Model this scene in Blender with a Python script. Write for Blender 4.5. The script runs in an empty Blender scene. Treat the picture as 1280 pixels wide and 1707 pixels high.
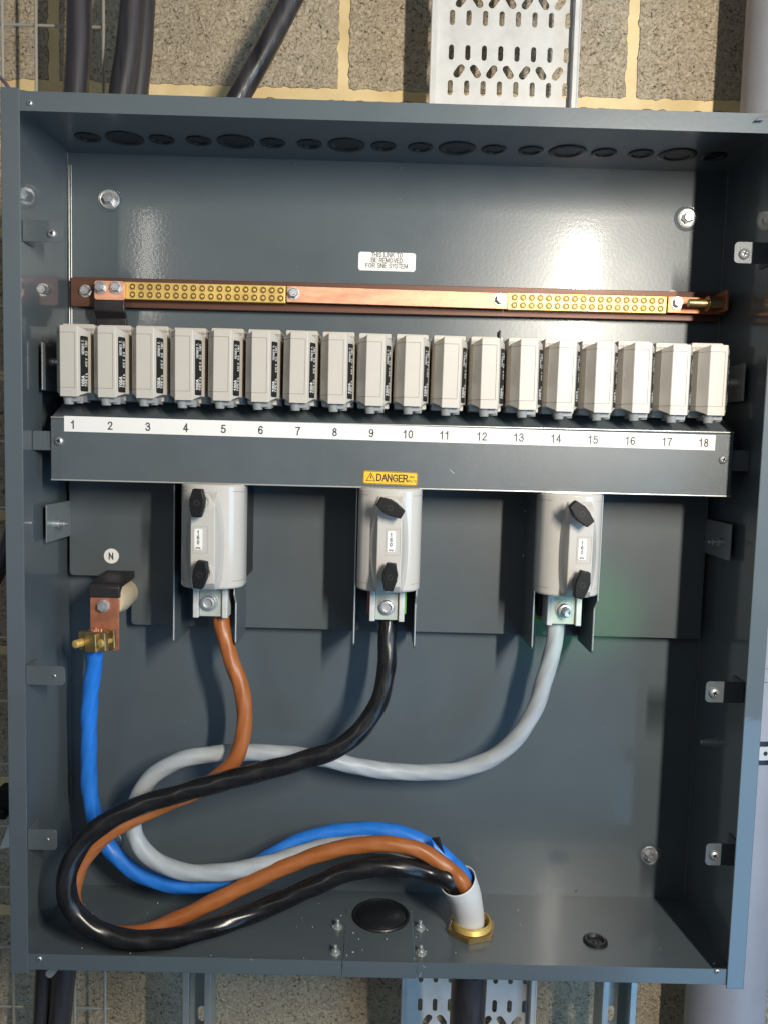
import bpy, bmesh, math, random
from mathutils import Vector, Matrix
from math import sin, cos, pi, radians as rad
random.seed(7)
C = bpy.context.scene
COL = C.collection

# ------------------------------------------------------------------ camera
CAM = Vector((-0.0141, -0.80606, 0.11608))
RX, RZ, RY, F = -0.08418, -0.00813, -0.02734, 1356.48
Mr = Matrix.Rotation(RZ, 3, 'Z') @ Matrix.Rotation(RX, 3, 'X') @ Matrix.Rotation(RY, 3, 'Y')
RIGHT, FWD, UP = Mr.col[0].copy(), Mr.col[1].copy(), Mr.col[2].copy()
cd = bpy.data.cameras.new('camera'); cam = bpy.data.objects.new('camera', cd); COL.objects.link(cam)
m4 = Matrix((RIGHT, UP, -FWD)).transposed().to_4x4(); m4.translation = CAM
cam.matrix_world = m4
cd.sensor_fit = 'HORIZONTAL'; cd.sensor_width = 36; cd.lens = F / 1280 * 36
cd.clip_start = .02; cd.clip_end = 60
C.camera = cam
C.render.resolution_x = 767; C.render.resolution_y = 1024

# ------------------------------------------------------------------ world, lamps, exposure
w = bpy.data.worlds.new('World'); C.world = w; w.use_nodes = True
nt = w.node_tree; bg = nt.nodes['Background']
bg.inputs[0].default_value = (.60, .70, .82, 1); bg.inputs[1].default_value = .165
def area(name, loc, target, sx, sy, power, col, spread=180):
    l = bpy.data.lights.new(name, 'AREA'); l.shape = 'RECTANGLE'; l.size = sx; l.size_y = sy
    l.energy = power; l.color = col; l.spread = rad(spread)
    o = bpy.data.objects.new(name, l); COL.objects.link(o); o.location = loc
    d = (Vector(target) - Vector(loc)).normalized()
    x = Vector((0, 0, 1)).cross(-d).normalized(); y = (-d).cross(x)
    o.rotation_euler = Matrix((x, y, -d)).transposed().to_euler()
    return o
area('work_lamp', (.51, -1.10, .46), (.10, .1, .42), .036, .43, 25, (1, .92, .80))
area('second_lamp', (-.66, -1.15, .58), (-.1, .16, .42), .03, .28, .9, (1, .92, .8))
area('daylight_opening', (1.15, -1.15, -1.1), (.25, .1, -.45), .9, 1.0, 9, (.28, .60, 1))
area('daylight_left', (-1.2, -1.7, .0), (-.2, .1, .0), 1.2, 1.4, 1.0, (.66, .84, 1))
area('daylight_right', (1.55, -1.15, .15), (-.1, .05, .0), .8, .9, 11.5, (.44, .71, 1))
gl = bpy.data.lights.new('green_glow', 'SPOT'); gl.energy = 1.9; gl.color = (.10, 1, .22); gl.shadow_soft_size = .02; gl.spot_size = rad(20); gl.spot_blend = 1
gl_o = bpy.data.objects.new('green_glow', gl); COL.objects.link(gl_o); gl_o.location = (.44, -.36, -.15)
gl_o.rotation_euler = (Vector((.224, .143, -.082)) - gl_o.location).to_track_quat('-Z', 'Y').to_euler()
C.view_settings.view_transform = 'Standard'; C.view_settings.look = 'None'
C.view_settings.exposure = 0; C.view_settings.gamma = 1; C.view_settings.use_curve_mapping = False
C.render.engine = 'CYCLES'
C.cycles.max_bounces = 8

# ------------------------------------------------------------------ dimensions
W, H, D, T = .76, .87724, .16083, .0166
HX, HZ = W / 2, H / 2

def ray(px, py):
    return (FWD + RIGHT * ((px - 640) / F) + UP * ((853.5 - py) / F))
def P(px, py, Y):                     # point on the real plane y = Y seen at that place
    d = ray(px, py); return CAM + d * ((Y - CAM.y) / d.y)
def PZ(px, py, Z):
    d = ray(px, py); return CAM + d * ((Z - CAM.z) / d.z)
def PX(px, py, X):
    d = ray(px, py); return CAM + d * ((X - CAM.x) / d.x)

# ------------------------------------------------------------------ materials
def mat(name, col, rough=.5, metal=0, bump=0, bscale=600, coat=0, var=0, vscale=8, spec=.5, stretch=None, rvar=0, coatr=.08, dist=.0004):
    m = bpy.data.materials.new(name); m.use_nodes = True
    n = m.node_tree; b = n.nodes['Principled BSDF']
    b.inputs['Base Color'].default_value = (*col, 1); b.inputs['Roughness'].default_value = rough
    b.inputs['Metallic'].default_value = metal; b.inputs['Specular IOR Level'].default_value = spec
    b.inputs['Coat Weight'].default_value = coat; b.inputs['Coat Roughness'].default_value = coatr
    tc = n.nodes.new('ShaderNodeTexCoord'); mp = n.nodes.new('ShaderNodeMapping')
    n.links.new(tc.outputs['Object'], mp.inputs['Vector'])
    if stretch: mp.inputs['Scale'].default_value = stretch
    if bump:
        t = n.nodes.new('ShaderNodeTexNoise'); t.inputs['Scale'].default_value = bscale; t.inputs['Detail'].default_value = 3
        n.links.new(mp.outputs[0], t.inputs['Vector'])
        bp = n.nodes.new('ShaderNodeBump'); bp.inputs['Strength'].default_value = bump; bp.inputs['Distance'].default_value = dist
        n.links.new(t.outputs['Fac'], bp.inputs['Height']); n.links.new(bp.outputs[0], b.inputs['Normal'])
        if coat: n.links.new(bp.outputs[0], b.inputs['Coat Normal'])
    if var or rvar:
        t = n.nodes.new('ShaderNodeTexNoise'); t.inputs['Scale'].default_value = vscale; t.inputs['Detail'].default_value = 6
        t.inputs['Roughness'].default_value = .65
        n.links.new(mp.outputs[0], t.inputs['Vector'])
    if var:
        r = n.nodes.new('ShaderNodeMapRange'); r.inputs['From Min'].default_value = .3; r.inputs['From Max'].default_value = .7
        r.inputs['To Min'].default_value = 1 - var; r.inputs['To Max'].default_value = 1 + var
        n.links.new(t.outputs['Fac'], r.inputs['Value'])
        v = n.nodes.new('ShaderNodeVectorMath'); v.operation = 'SCALE'; v.inputs[0].default_value = col
        n.links.new(r.outputs[0], v.inputs['Scale']); n.links.new(v.outputs[0], b.inputs['Base Color'])
    if rvar:
        r = n.nodes.new('ShaderNodeMapRange'); r.inputs['From Min'].default_value = .35; r.inputs['From Max'].default_value = .7
        r.inputs['To Min'].default_value = rough; r.inputs['To Max'].default_value = rough + rvar
        n.links.new(t.outputs['Fac'], r.inputs['Value']); n.links.new(r.outputs[0], b.inputs['Roughness'])
    return m

PAINT = mat('slate_powder_coat', (.085, .106, .119), .29, 0, .11, 260, coat=.32, coatr=.085, var=.05, vscale=9, rvar=.06, dist=.0005)
SIDEP = mat('gloss_slate_coat', (.085, .106, .119), .30, 0, .05, 200, coat=1, coatr=.03, var=.05, vscale=9, rvar=.06, dist=.0005)
PAINT2 = mat('slate_satin_coat', (.092, .109, .119), .28, 0, .55, 1400, var=.05, vscale=20, rvar=.06, dist=.0003)
PAINT3 = mat('slate_matt_coat', (.086, .102, .110), .36, 0, .45, 1200, var=.05, vscale=20, dist=.0003)
EDGE = mat('cut_edge_and_highlight', (.50, .50, .48), .35, .5)  # bare edges and seam; also the highlight painted on the cover
BEIGE = mat('warm_grey_moulding', (.49, .46, .41), .42, 0, .25, 1800, var=.025, vscale=30, dist=.0002)
GLOSSY = mat('glossy_grey_moulding', (.51, .49, .455), .16, 0, .05, 300, coat=.4, var=.02, vscale=30)
STUBM = mat('grey_moulding', (.25, .26, .26), .5)
BLACK = mat('black_plastic', (.008, .008, .009), .42, 0, .3, 900, dist=.0003, spec=.3)
LBLACK = mat('black_print', (.012, .012, .012), .45)
SLEEVE = mat('black_heatshrink', (.018, .016, .018), .45, 0, .4, 150, dist=.0006)
WHITE = mat('white_label', (.80, .79, .76), .45, var=.02)
INKW = mat('white_ink', (.78, .77, .74), .5)
INKG = mat('grey_ink', (.04, .04, .04), .5)
YEL = mat('yellow_label', (.83, .50, .03), .4)
ZINC = mat('zinc_plate', (.58, .59, .60), .42, .8, .5, 900, var=.12, vscale=120, dist=.0003)
ZINCD = mat('dull_zinc', (.50, .54, .53), .38, .7, .3, 500, var=.10, vscale=50)
ZINCD2 = mat('grey_passivated_zinc', (.26, .29, .30), .34, .5, .3, 500, var=.12, vscale=50)
ZINCP = mat('satin_zinc_terminal', (.50, .55, .49), .38, .25, .2, 700, var=.08, vscale=60)
COPPER = mat('bare_copper', (.76, .38, .24), .42, .45, .5, 260, var=.30, vscale=30, stretch=(1, 1, 4), rvar=.15, dist=.0003)
COPPERD = mat('dull_copper', (.52, .20, .11), .38, .6, .5, 200, var=.28, vscale=38, rvar=.15, dist=.0003)
BROWNBAR = mat('tarnished_copper', (.115, .05, .032), .40, .30, .3, 200, var=.22, vscale=18, stretch=(.3, 1, 2), rvar=.15)
BRASS = mat('brass', (.72, .52, .17), .40, .55, .4, 600, var=.14, vscale=60, rvar=.1, dist=.0003)
BRASSD = mat('dull_brass', (.46, .33, .15), .32, .85, .5, 300, var=.2, vscale=60, rvar=.12, dist=.0004)
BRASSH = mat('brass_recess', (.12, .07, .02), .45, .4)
C_BLUE = mat('blue_insulation', (.020, .19, .68), .36, 0, .25, 90, dist=.0006, var=.10, vscale=40, rvar=.15)
C_BROWN = mat('brown_insulation', (.36, .115, .030), .33, 0, .25, 90, dist=.0006, var=.12, vscale=40, rvar=.2)
C_BLACK = mat('black_insulation', (.009, .009, .010), .24, 0, .25, 90, dist=.0006, var=.3, vscale=60, rvar=.10)
C_GREY = mat('grey_insulation', (.38, .41, .43), .40, 0, .25, 90, dist=.0006, var=.07, vscale=40, rvar=.15)
JACK = mat('white_bedding_sheath', (.68, .68, .66), .42, 0, .3, 120, var=.05, vscale=40)
ARM = mat('black_armoured_sheath', (.024, .022, .026), .30, 0, .9, 70, coat=.5, coatr=.2, var=.8, vscale=45, stretch=(1, 1, .06), rvar=.35, dist=.0015)
CREAM = mat('cream_resin', (.60, .50, .34), .45, var=.06, vscale=60)
RUB = mat('black_rubber', (.010, .011, .012), .36, 0, .4, 200, dist=.0006)
GREEN = mat('green_plastic', (.12, .36, .06), .4)
PINK = mat('red_plastic', (.45, .10, .11), .45)
GALV = mat('galvanised_steel', (.60, .60, .585), .45, .22, .4, 300, var=.08, vscale=40, rvar=.14, dist=.0003)
PIPEM = mat('grey_pvc_pipe', (.33, .33, .37), .40, 0, .2, 60, var=.10, vscale=9, rvar=.1)
WIREM = mat('galvanised_wire', (.52, .50, .44), .4, .5)
DARKIN = mat('dark_moulding', (.020, .021, .022), .5)
PAINTCHIP = mat('pale_scratch', (.30, .32, .33), .5)
SPEC = mat('pale_swarf', (.6, .6, .58), .5)

# block wall material
def wall_mat(x0, z0, bw, rh, ms):
    m = bpy.data.materials.new('blockwork'); m.use_nodes = True
    n = m.node_tree; L = n.links.new; N = n.nodes.new; b = n.nodes['Principled BSDF']
    b.inputs['Roughness'].default_value = .93; b.inputs['Specular IOR Level'].default_value = .15
    g = N('ShaderNodeNewGeometry'); s = N('ShaderNodeSeparateXYZ'); L(g.outputs['Position'], s.inputs[0])
    nz = N('ShaderNodeTexNoise'); nz.inputs['Scale'].default_value = 55; nz.inputs['Detail'].default_value = 5; L(g.outputs['Position'], nz.inputs['Vector'])
    def jit(src, off, amt):
        a = N('ShaderNodeMath'); a.operation = 'SUBTRACT'; L(src, a.inputs[0]); a.inputs[1].default_value = off
        q = N('ShaderNodeMath'); q.operation = 'MULTIPLY_ADD'; L(nz.outputs['Fac'], q.inputs[0]); q.inputs[1].default_value = amt; L(a.outputs[0], q.inputs[2])
        return q.outputs[0]
    c = N('ShaderNodeCombineXYZ'); L(jit(s.outputs['X'], x0 + .006, .012), c.inputs[0]); L(jit(s.outputs['Z'], z0 + .006, .012), c.inputs[1])
    br = N('ShaderNodeTexBrick'); br.inputs['Scale'].default_value = 1; br.inputs['Brick Width'].default_value = bw
    br.inputs['Row Height'].default_value = rh; br.inputs['Mortar Size'].default_value = ms; br.inputs['Mortar Smooth'].default_value = .12
    br.offset = .5; L(c.outputs[0], br.inputs['Vector'])
    # block face: crumbly aggregate with dark pits
    n1 = N('ShaderNodeTexNoise'); n1.inputs['Scale'].default_value = 170; n1.inputs['Distortion'].default_value = 1.6; n1.inputs['Detail'].default_value = 8; n1.inputs['Roughness'].default_value = .7; L(g.outputs['Position'], n1.inputs['Vector'])
    n2 = N('ShaderNodeTexNoise'); n2.inputs['Scale'].default_value = 14; n2.inputs['Detail'].default_value = 4; L(g.outputs['Position'], n2.inputs['Vector'])
    vo = N('ShaderNodeTexVoronoi'); vo.inputs['Scale'].default_value = 210; L(g.outputs['Position'], vo.inputs['Vector'])
    cr = N('ShaderNodeValToRGB'); e = cr.color_ramp.elements
    e[0].position = .34; e[0].color = (.13, .095, .055, 1); e[1].position = .50; e[1].color = (.84, .71, .52, 1)
    k = e.new(.41); k.color = (.58, .48, .34, 1); k = e.new(.68); k.color = (.95, .84, .66, 1)
    mixh = N('ShaderNodeMath'); mixh.operation = 'MULTIPLY_ADD'; L(vo.outputs['Distance'], mixh.inputs[0]); mixh.inputs[1].default_value = -.12; L(n1.outputs['Fac'], mixh.inputs[2])
    ad = N('ShaderNodeMath'); ad.operation = 'ADD'; L(mixh.outputs[0], ad.inputs[0]); ad.inputs[1].default_value = .05
    L(ad.outputs[0], cr.inputs['Fac'])
    tint = N('ShaderNodeMix'); tint.data_type = 'RGBA'; tint.blend_type = 'MULTIPLY'; tint.inputs['Factor'].default_value = .5
    r2 = N('ShaderNodeValToRGB'); r2.color_ramp.elements[0].position = .3; r2.color_ramp.elements[0].color = (.72, .72, .74, 1)
    r2.color_ramp.elements[1].position = .7; r2.color_ramp.elements[1].color = (1, .97, .9, 1); L(n2.outputs['Fac'], r2.inputs['Fac'])
    L(cr.outputs[0], tint.inputs['A']); L(r2.outputs[0], tint.inputs['B'])
    mo = N('ShaderNodeValToRGB'); mo.color_ramp.elements[0].position = .35; mo.color_ramp.elements[0].color = (.66, .50, .26, 1)
    mo.color_ramp.elements[1].position = .65; mo.color_ramp.elements[1].color = (.84, .67, .38, 1); L(n2.outputs['Fac'], mo.inputs['Fac'])
    mx = N('ShaderNodeMix'); mx.data_type = 'RGBA'; L(br.outputs['Fac'], mx.inputs['Factor']); L(tint.outputs['Result'], mx.inputs['A']); L(mo.outputs[0], mx.inputs['B'])
    L(mx.outputs['Result'], b.inputs['Base Color'])
    inv = N('ShaderNodeMath'); inv.operation = 'SUBTRACT'; inv.inputs[0].default_value = 1; L(br.outputs['Fac'], inv.inputs[1])
    hh = N('ShaderNodeMath'); hh.operation = 'MULTIPLY'; L(mixh.outputs[0], hh.inputs[0]); L(inv.outputs[0], hh.inputs[1])
    h3 = N('ShaderNodeMath'); h3.operation = 'MULTIPLY_ADD'; L(inv.outputs[0], h3.inputs[0]); h3.inputs[1].default_value = .35; L(hh.outputs[0], h3.inputs[2])
    bp = N('ShaderNodeBump'); bp.inputs['Strength'].default_value = 1; bp.inputs['Distance'].default_value = .009
    L(h3.outputs[0], bp.inputs['Height']); L(bp.outputs[0], b.inputs['Normal'])
    return m

# ------------------------------------------------------------------ mesh helpers
ORIG = {}
class MB:
    def __init__(s): s.bm = bmesh.new()
    def add(s, verts, faces, M=None):
        vs = [s.bm.verts.new((M @ Vector(v)) if M else v) for v in verts]
        for f in faces:
            try: s.bm.faces.new([vs[i] for i in f])
            except ValueError: pass
        return s
    def box(s, x0, x1, y0, y1, z0, z1, M=None):
        v = [(x, y, z) for x in (x0, x1) for y in (y0, y1) for z in (z0, z1)]
        return s.add(v, [(0, 1, 3, 2), (4, 6, 7, 5), (0, 4, 5, 1), (2, 3, 7, 6), (0, 2, 6, 4), (1, 5, 7, 3)], M)
    def prism(s, poly, a, b, axis='y', M=None):   # poly of 2D points; extruded a..b along axis
        def mk(u, v, t): return {'y': (u, t, v), 'x': (t, u, v), 'z': (u, v, t)}[axis]
        n = len(poly); v = [mk(u, w_, a) for u, w_ in poly] + [mk(u, w_, b) for u, w_ in poly]
        f = [tuple(range(n)), tuple(range(2 * n - 1, n - 1, -1))] + [(i, i + n, (i + 1) % n + n, (i + 1) % n) for i in range(n)]
        return s.add(v, f, M)
    def cyl(s, p0, p1, r0, r1=None, n=24, cap=True, rot=0):
        r1 = r0 if r1 is None else r1; p0, p1 = Vector(p0), Vector(p1)
        d = (p1 - p0).normalized(); a = d.orthogonal().normalized(); b = d.cross(a)
        if abs(d.y) > .9: a = Vector((1, 0, 0)); a = (a - d * a.dot(d)).normalized(); b = d.cross(a)
        v = [p0 + (a * cos(rot + 2 * pi * i / n) + b * sin(rot + 2 * pi * i / n)) * r0 for i in range(n)]
        v += [p1 + (a * cos(rot + 2 * pi * i / n) + b * sin(rot + 2 * pi * i / n)) * r1 for i in range(n)]
        f = [(i, (i + 1) % n, (i + 1) % n + n, i + n) for i in range(n)]
        if cap: f += [tuple(range(n - 1, -1, -1)), tuple(range(n, 2 * n))]
        return s.add(v, f)
    def lathe(s, p, d, prof, n=32):               # prof: list of (r, h) along d
        p, d = Vector(p), Vector(d).normalized(); a = d.orthogonal().normalized(); b = d.cross(a)
        v = []; f = []
        for r, h in prof:
            v += [p + d * h + (a * cos(2 * pi * i / n) + b * sin(2 * pi * i / n)) * max(r, 1e-5) for i in range(n)]
        for k in range(len(prof) - 1):
            f += [(k * n + i, k * n + (i + 1) % n, (k + 1) * n + (i + 1) % n, (k + 1) * n + i) for i in range(n)]
        return s.add(v, f)
    def tube(s, pts, r, n=20, lobes=0, lamp=0, pitch=60, cap=True):
        N = len(pts); T_ = [(pts[min(i + 1, N - 1)] - pts[max(i - 1, 0)]).normalized() for i in range(N)]
        a = T_[0].orthogonal().normalized(); v = []; L = 0
        for i in range(N):
            if i: L += (pts[i] - pts[i - 1]).length
            a = (a - T_[i] * a.dot(T_[i])).normalized(); b = T_[i].cross(a)
            for k in range(n):
                th = 2 * pi * k / n; rr = r(i / (N - 1)) if callable(r) else r
                if lobes: rr *= 1 + lamp * cos(lobes * (th - L * pitch))
                v.append(pts[i] + (a * cos(th) + b * sin(th)) * rr)
        f = [(i * n + k, i * n + (k + 1) % n, (i + 1) * n + (k + 1) % n, (i + 1) * n + k) for i in range(N - 1) for k in range(n)]
        if cap: f += [tuple(range(n - 1, -1, -1)), tuple(range((N - 1) * n, N * n))]
        return s.add(v, f)
    def mesh(s, me, M):
        b2 = bmesh.new(); b2.from_mesh(me); b2.transform(M); tmp = bpy.data.meshes.new('t'); b2.to_mesh(tmp); b2.free()
        s.bm.from_mesh(tmp); bpy.data.meshes.remove(tmp); return s

def spline(pts, sub=14):
    p = [2 * pts[0] - pts[1]] + list(pts) + [2 * pts[-1] - pts[-2]]; out = []
    for i in range(1, len(p) - 2):
        p0, p1, p2, p3 = p[i - 1:i + 3]
        t01 = max((p1 - p0).length, 1e-5) ** .5; t12 = max((p2 - p1).length, 1e-5) ** .5; t23 = max((p3 - p2).length, 1e-5) ** .5
        m1 = (p2 - p1) + t12 * ((p1 - p0) / t01 - (p2 - p0) / (t01 + t12))
        m2 = (p2 - p1) + t12 * ((p3 - p2) / t23 - (p3 - p1) / (t12 + t23))
        for k in range(sub):
            t = k / sub
            out.append((2 * p1 - 2 * p2 + m1 + m2) * t ** 3 + (-3 * p1 + 3 * p2 - 2 * m1 - m2) * t * t + m1 * t + p1)
    out.append(p[-2].copy()); return out

def finish(name, mb, m, parent=None, smooth=35, bevel=0, seg=2, origin=None):
    bm = mb.bm
    bmesh.ops.recalc_face_normals(bm, faces=bm.faces)
    if parent is not None: o0 = ORIG[parent.as_pointer()]
    elif origin is not None: o0 = Vector(origin)
    else:
        xs = [v.co for v in bm.verts]
        o0 = Vector(((min(v.x for v in xs) + max(v.x for v in xs)) / 2, (min(v.y for v in xs) + max(v.y for v in xs)) / 2, min(v.z for v in xs)))
    bmesh.ops.translate(bm, verts=bm.verts, vec=-o0)
    me = bpy.data.meshes.new(name); bm.to_mesh(me); bm.free()
    me.materials.append(m)
    if smooth:
        for p in me.polygons: p.use_smooth = True
        me.set_sharp_from_angle(angle=rad(smooth))
    o = bpy.data.objects.new(name, me); COL.objects.link(o)
    if parent is not None: o.parent = parent
    else: o.location = o0
    ORIG[o.as_pointer()] = o0
    if bevel:
        md = o.modifiers.new('Bevel', 'BEVEL'); md.width = bevel; md.segments = seg; md.limit_method = 'ANGLE'; md.angle_limit = rad(30)
        md.harden_normals = False
    return o
KEEP = []
def thing(name, label, cat, loc, group=None):
    o = bpy.data.objects.new(name, None); COL.objects.link(o); o.location = loc; o.empty_display_size = .02
    ORIG[o.as_pointer()] = Vector(loc); KEEP.append(o); return tag(o, label, cat, group)
def tag(o, label, cat, group=None, kind=None):
    KEEP.append(o)
    if label: o['label'] = label
    if cat: o['category'] = cat
    if group: o['group'] = group
    if kind: o['kind'] = kind
    return o
def copy_tree(o, parent=None):
    c = o.copy(); COL.objects.link(c); KEEP.append(c); ORIG[c.as_pointer()] = ORIG[o.as_pointer()]
    if parent is not None: c.parent = parent
    for ch in list(o.children): copy_tree(ch, c)
    return c

GL = {  # plain sans glyphs: (advance, strokes) on a cap height of 1
'A': (.72, [[(0, 0), (.33, 1), (.66, 0)], [(.12, .33), (.54, .33)]]), 'B': (.68, [[(0, 0), (0, 1), (.36, 1), (.52, .9), (.52, .65), (.36, .54), (0, .54)], [(.36, .54), (.58, .42), (.58, .12), (.38, 0), (0, 0)]]),
'D': (.74, [[(0, 0), (0, 1), (.32, 1), (.56, .82), (.62, .5), (.56, .18), (.32, 0), (0, 0)]]), 'E': (.64, [[(.54, 1), (0, 1), (0, 0), (.54, 0)], [(0, .52), (.46, .52)]]),
'F': (.60, [[(.52, 1), (0, 1), (0, 0)], [(0, .52), (.42, .52)]]), 'G': (.78, [[(.62, .80), (.48, .97), (.25, .97), (.06, .78), (0, .5), (.06, .2), (.25, .02), (.46, .02), (.63, .16), (.63, .45), (.36, .45)]]),
'H': (.72, [[(0, 0), (0, 1)], [(.58, 0), (.58, 1)], [(0, .52), (.58, .52)]]), 'I': (.22, [[(.05, 0), (.05, 1)]]), 'K': (.70, [[(0, 0), (0, 1)], [(.58, 1), (.02, .42)], [(.2, .6), (.6, 0)]]),
'L': (.58, [[(0, 1), (0, 0), (.48, 0)]]), 'M': (.86, [[(0, 0), (0, 1), (.35, .1), (.70, 1), (.70, 0)]]), 'N': (.74, [[(0, 0), (0, 1), (.58, 0), (.58, 1)]]),
'O': (.80, [[(.32, 1), (.1, .86), (0, .5), (.1, .14), (.32, 0), (.54, .14), (.64, .5), (.54, .86), (.32, 1)]]), 'P': (.66, [[(0, 0), (0, 1), (.38, 1), (.54, .88), (.54, .6), (.38, .47), (0, .47)]]),
'R': (.70, [[(0, 0), (0, 1), (.38, 1), (.54, .88), (.54, .62), (.38, .5), (0, .5)], [(.32, .5), (.58, 0)]]), 'S': (.66, [[(.53, .80), (.40, .98), (.14, .98), (.02, .82), (.04, .62), (.5, .40), (.54, .2), (.4, .02), (.13, .02), (0, .2)]]),
'T': (.62, [[(0, 1), (.56, 1)], [(.28, 1), (.28, 0)]]), 'V': (.68, [[(0, 1), (.31, 0), (.62, 1)]]), 'Y': (.66, [[(0, 1), (.3, .45), (.6, 1)], [(.3, .45), (.3, 0)]]),
'0': (.62, [[(.25, 1), (.06, .84), (0, .5), (.06, .16), (.25, 0), (.44, .16), (.5, .5), (.44, .84), (.25, 1)]]), '1': (.62, [[(.06, .74), (.2, .82), (.30, 1), (.30, 0)]]),
'2': (.62, [[(.02, .74), (.12, .95), (.36, .98), (.5, .8), (.46, .58), (.02, .02), (.52, .02)]]), '3': (.62, [[(.02, .8), (.14, .98), (.36, .98), (.47, .82), (.44, .62), (.22, .54)], [(.22, .54), (.46, .46), (.52, .24), (.38, .02), (.12, .02), (0, .22)]]),
'4': (.62, [[(.38, 0), (.38, 1), (0, .30), (.54, .30)]]), '5': (.62, [[(.46, .98), (.1, .98), (.04, .52), (.26, .62), (.46, .52), (.52, .3), (.4, .05), (.12, .02), (0, .2)]]),
'6': (.62, [[(.47, .84), (.34, .98), (.16, .94), (.03, .7), (0, .36), (.08, .08), (.28, 0), (.46, .1), (.5, .34), (.38, .56), (.18, .56), (.03, .38)]]), '7': (.62, [[(0, .98), (.5, .98), (.26, .5), (.18, 0)]]),
'8': (.62, [[(.25, .54), (.07, .66), (.06, .86), (.25, 1), (.44, .86), (.43, .66), (.25, .54), (.04, .40), (.01, .16), (.25, 0), (.49, .16), (.46, .40), (.25, .54)]]),
'9': (.62, [[(.03, .16), (.16, .02), (.34, .06), (.47, .3), (.5, .64), (.42, .92), (.22, 1), (.04, .9), (0, .66), (.12, .44), (.32, .44), (.47, .62)]]),
'a': (.56, [[(.04, .52), (.2, .6), (.38, .54), (.42, .4), (.42, 0)], [(.42, .32), (.1, .26), (.0, .14), (.12, 0), (.28, .02), (.42, .16)]]), 'm': (.82, [[(0, 0), (0, .58)], [(0, .42), (.14, .58), (.3, .52), (.33, .38), (.33, 0)], [(.33, .4), (.48, .58), (.63, .52), (.66, .38), (.66, 0)]]),
'p': (.58, [[(0, -.25), (0, .58)], [(0, .42), (.18, .58), (.38, .48), (.44, .28), (.36, .08), (.18, 0), (0, .14)]]), 'b': (.58, [[(0, 0), (0, 1)], [(0, .42), (.18, .58), (.38, .48), (.44, .28), (.36, .08), (.18, 0), (0, .14)]]),
'.': (.24, [[(.02, .05), (.12, .05)]]), '/': (.40, [[(0, -.05), (.3, 1.05)]]), '=': (.62, [[(0, .36), (.5, .36)], [(0, .64), (.5, .64)]]), ' ': (.34, [])}
_tx = {}
def text(s_, size, bold=0, ext=.0001):
    k = (s_, round(size, 6), bold)
    if k in _tx: return _tx[k]
    cap = size * .72; hwd = cap * (.058 + bold * .7); tot = sum(GL[c][0] + .10 for c in s_) - .16; x0 = -tot * cap / 2; bm = bmesh.new(); lay = 0
    for c in s_:
        adv, st_ = GL[c]
        parts_ = []
        for pl in st_:          # break strokes at sharp corners so every leg keeps its width
            cur = [pl[0]]
            for i in range(1, len(pl)):
                cur.append(pl[i])
                if i < len(pl) - 1:
                    a_ = Vector(pl[i]) - Vector(pl[i - 1]); b_ = Vector(pl[i + 1]) - Vector(pl[i])
                    if a_.normalized().dot(b_.normalized()) < -.15: parts_.append(cur); cur = [pl[i]]
            parts_.append(cur)
        for pl in parts_:
            q = [Vector((x0 + x * cap, (y - .5) * cap)) for x, y in pl]; n = len(q); closed = (q[0] - q[-1]).length < 1e-7
            L_, R__ = [], []
            for i in range(n):
                if closed and i in (0, n - 1): d0 = (q[0] - q[-2]).normalized(); d1_ = (q[1] - q[0]).normalized()
                else:
                    d0 = (q[i] - q[i - 1]).normalized() if i else (q[1] - q[0]).normalized(); d1_ = (q[i + 1] - q[i]).normalized() if i < n - 1 else d0
                n0 = Vector((-d0.y, d0.x)); n1 = Vector((-d1_.y, d1_.x)); m_ = (n0 + n1)
                m_ = m_.normalized() if m_.length > .2 else n0
                kk = min(1 / max(m_.dot(n0), .35), 1.8); pt = q[i]
                if not closed and i == 0: pt = pt - d1_ * hwd
                if not closed and i == n - 1: pt = pt + d0 * hwd
                L_.append(pt + m_ * hwd * kk); R__.append(pt - m_ * hwd * kk)
            z = ext * .5 + lay * 1.2e-5; lay = (lay + 1) % 4
            vl = [bm.verts.new((p.x, p.y, z)) for p in L_]; vr = [bm.verts.new((p.x, p.y, z)) for p in R__]
            for i in range(n - 1): bm.faces.new((vr[i], vr[i + 1], vl[i + 1], vl[i]))
        x0 += (adv + .10) * cap
    me = bpy.data.meshes.new('glyphs'); bm.to_mesh(me); bm.free(); _tx[k] = me; return me
def frame(p, x, up):   # matrix: local x -> x, local y -> up, local z -> outward
    x = Vector(x).normalized(); up = Vector(up); up = (up - x * up.dot(x)).normalized(); z = x.cross(up)
    m = Matrix((x, up, z)).transposed().to_4x4(); m.translation = Vector(p); return m
FR = Matrix(((1, 0, 0, 0), (0, 0, -1, 0), (0, 1, 0, 0), (0, 0, 0, 1)))  # XY text -> facing camera
def rrect(w_, h, r, n=5):
    o = []
    for cx, cy, a0 in ((w_ / 2 - r, h / 2 - r, 0), (-w_ / 2 + r, h / 2 - r, 90), (-w_ / 2 + r, -h / 2 + r, 180), (w_ / 2 - r, -h / 2 + r, 270)):
        for k in range(n + 1):
            a = rad(a0 + 90 * k / n); o.append((cx + r * cos(a), cy + r * sin(a)))
    return o
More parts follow.
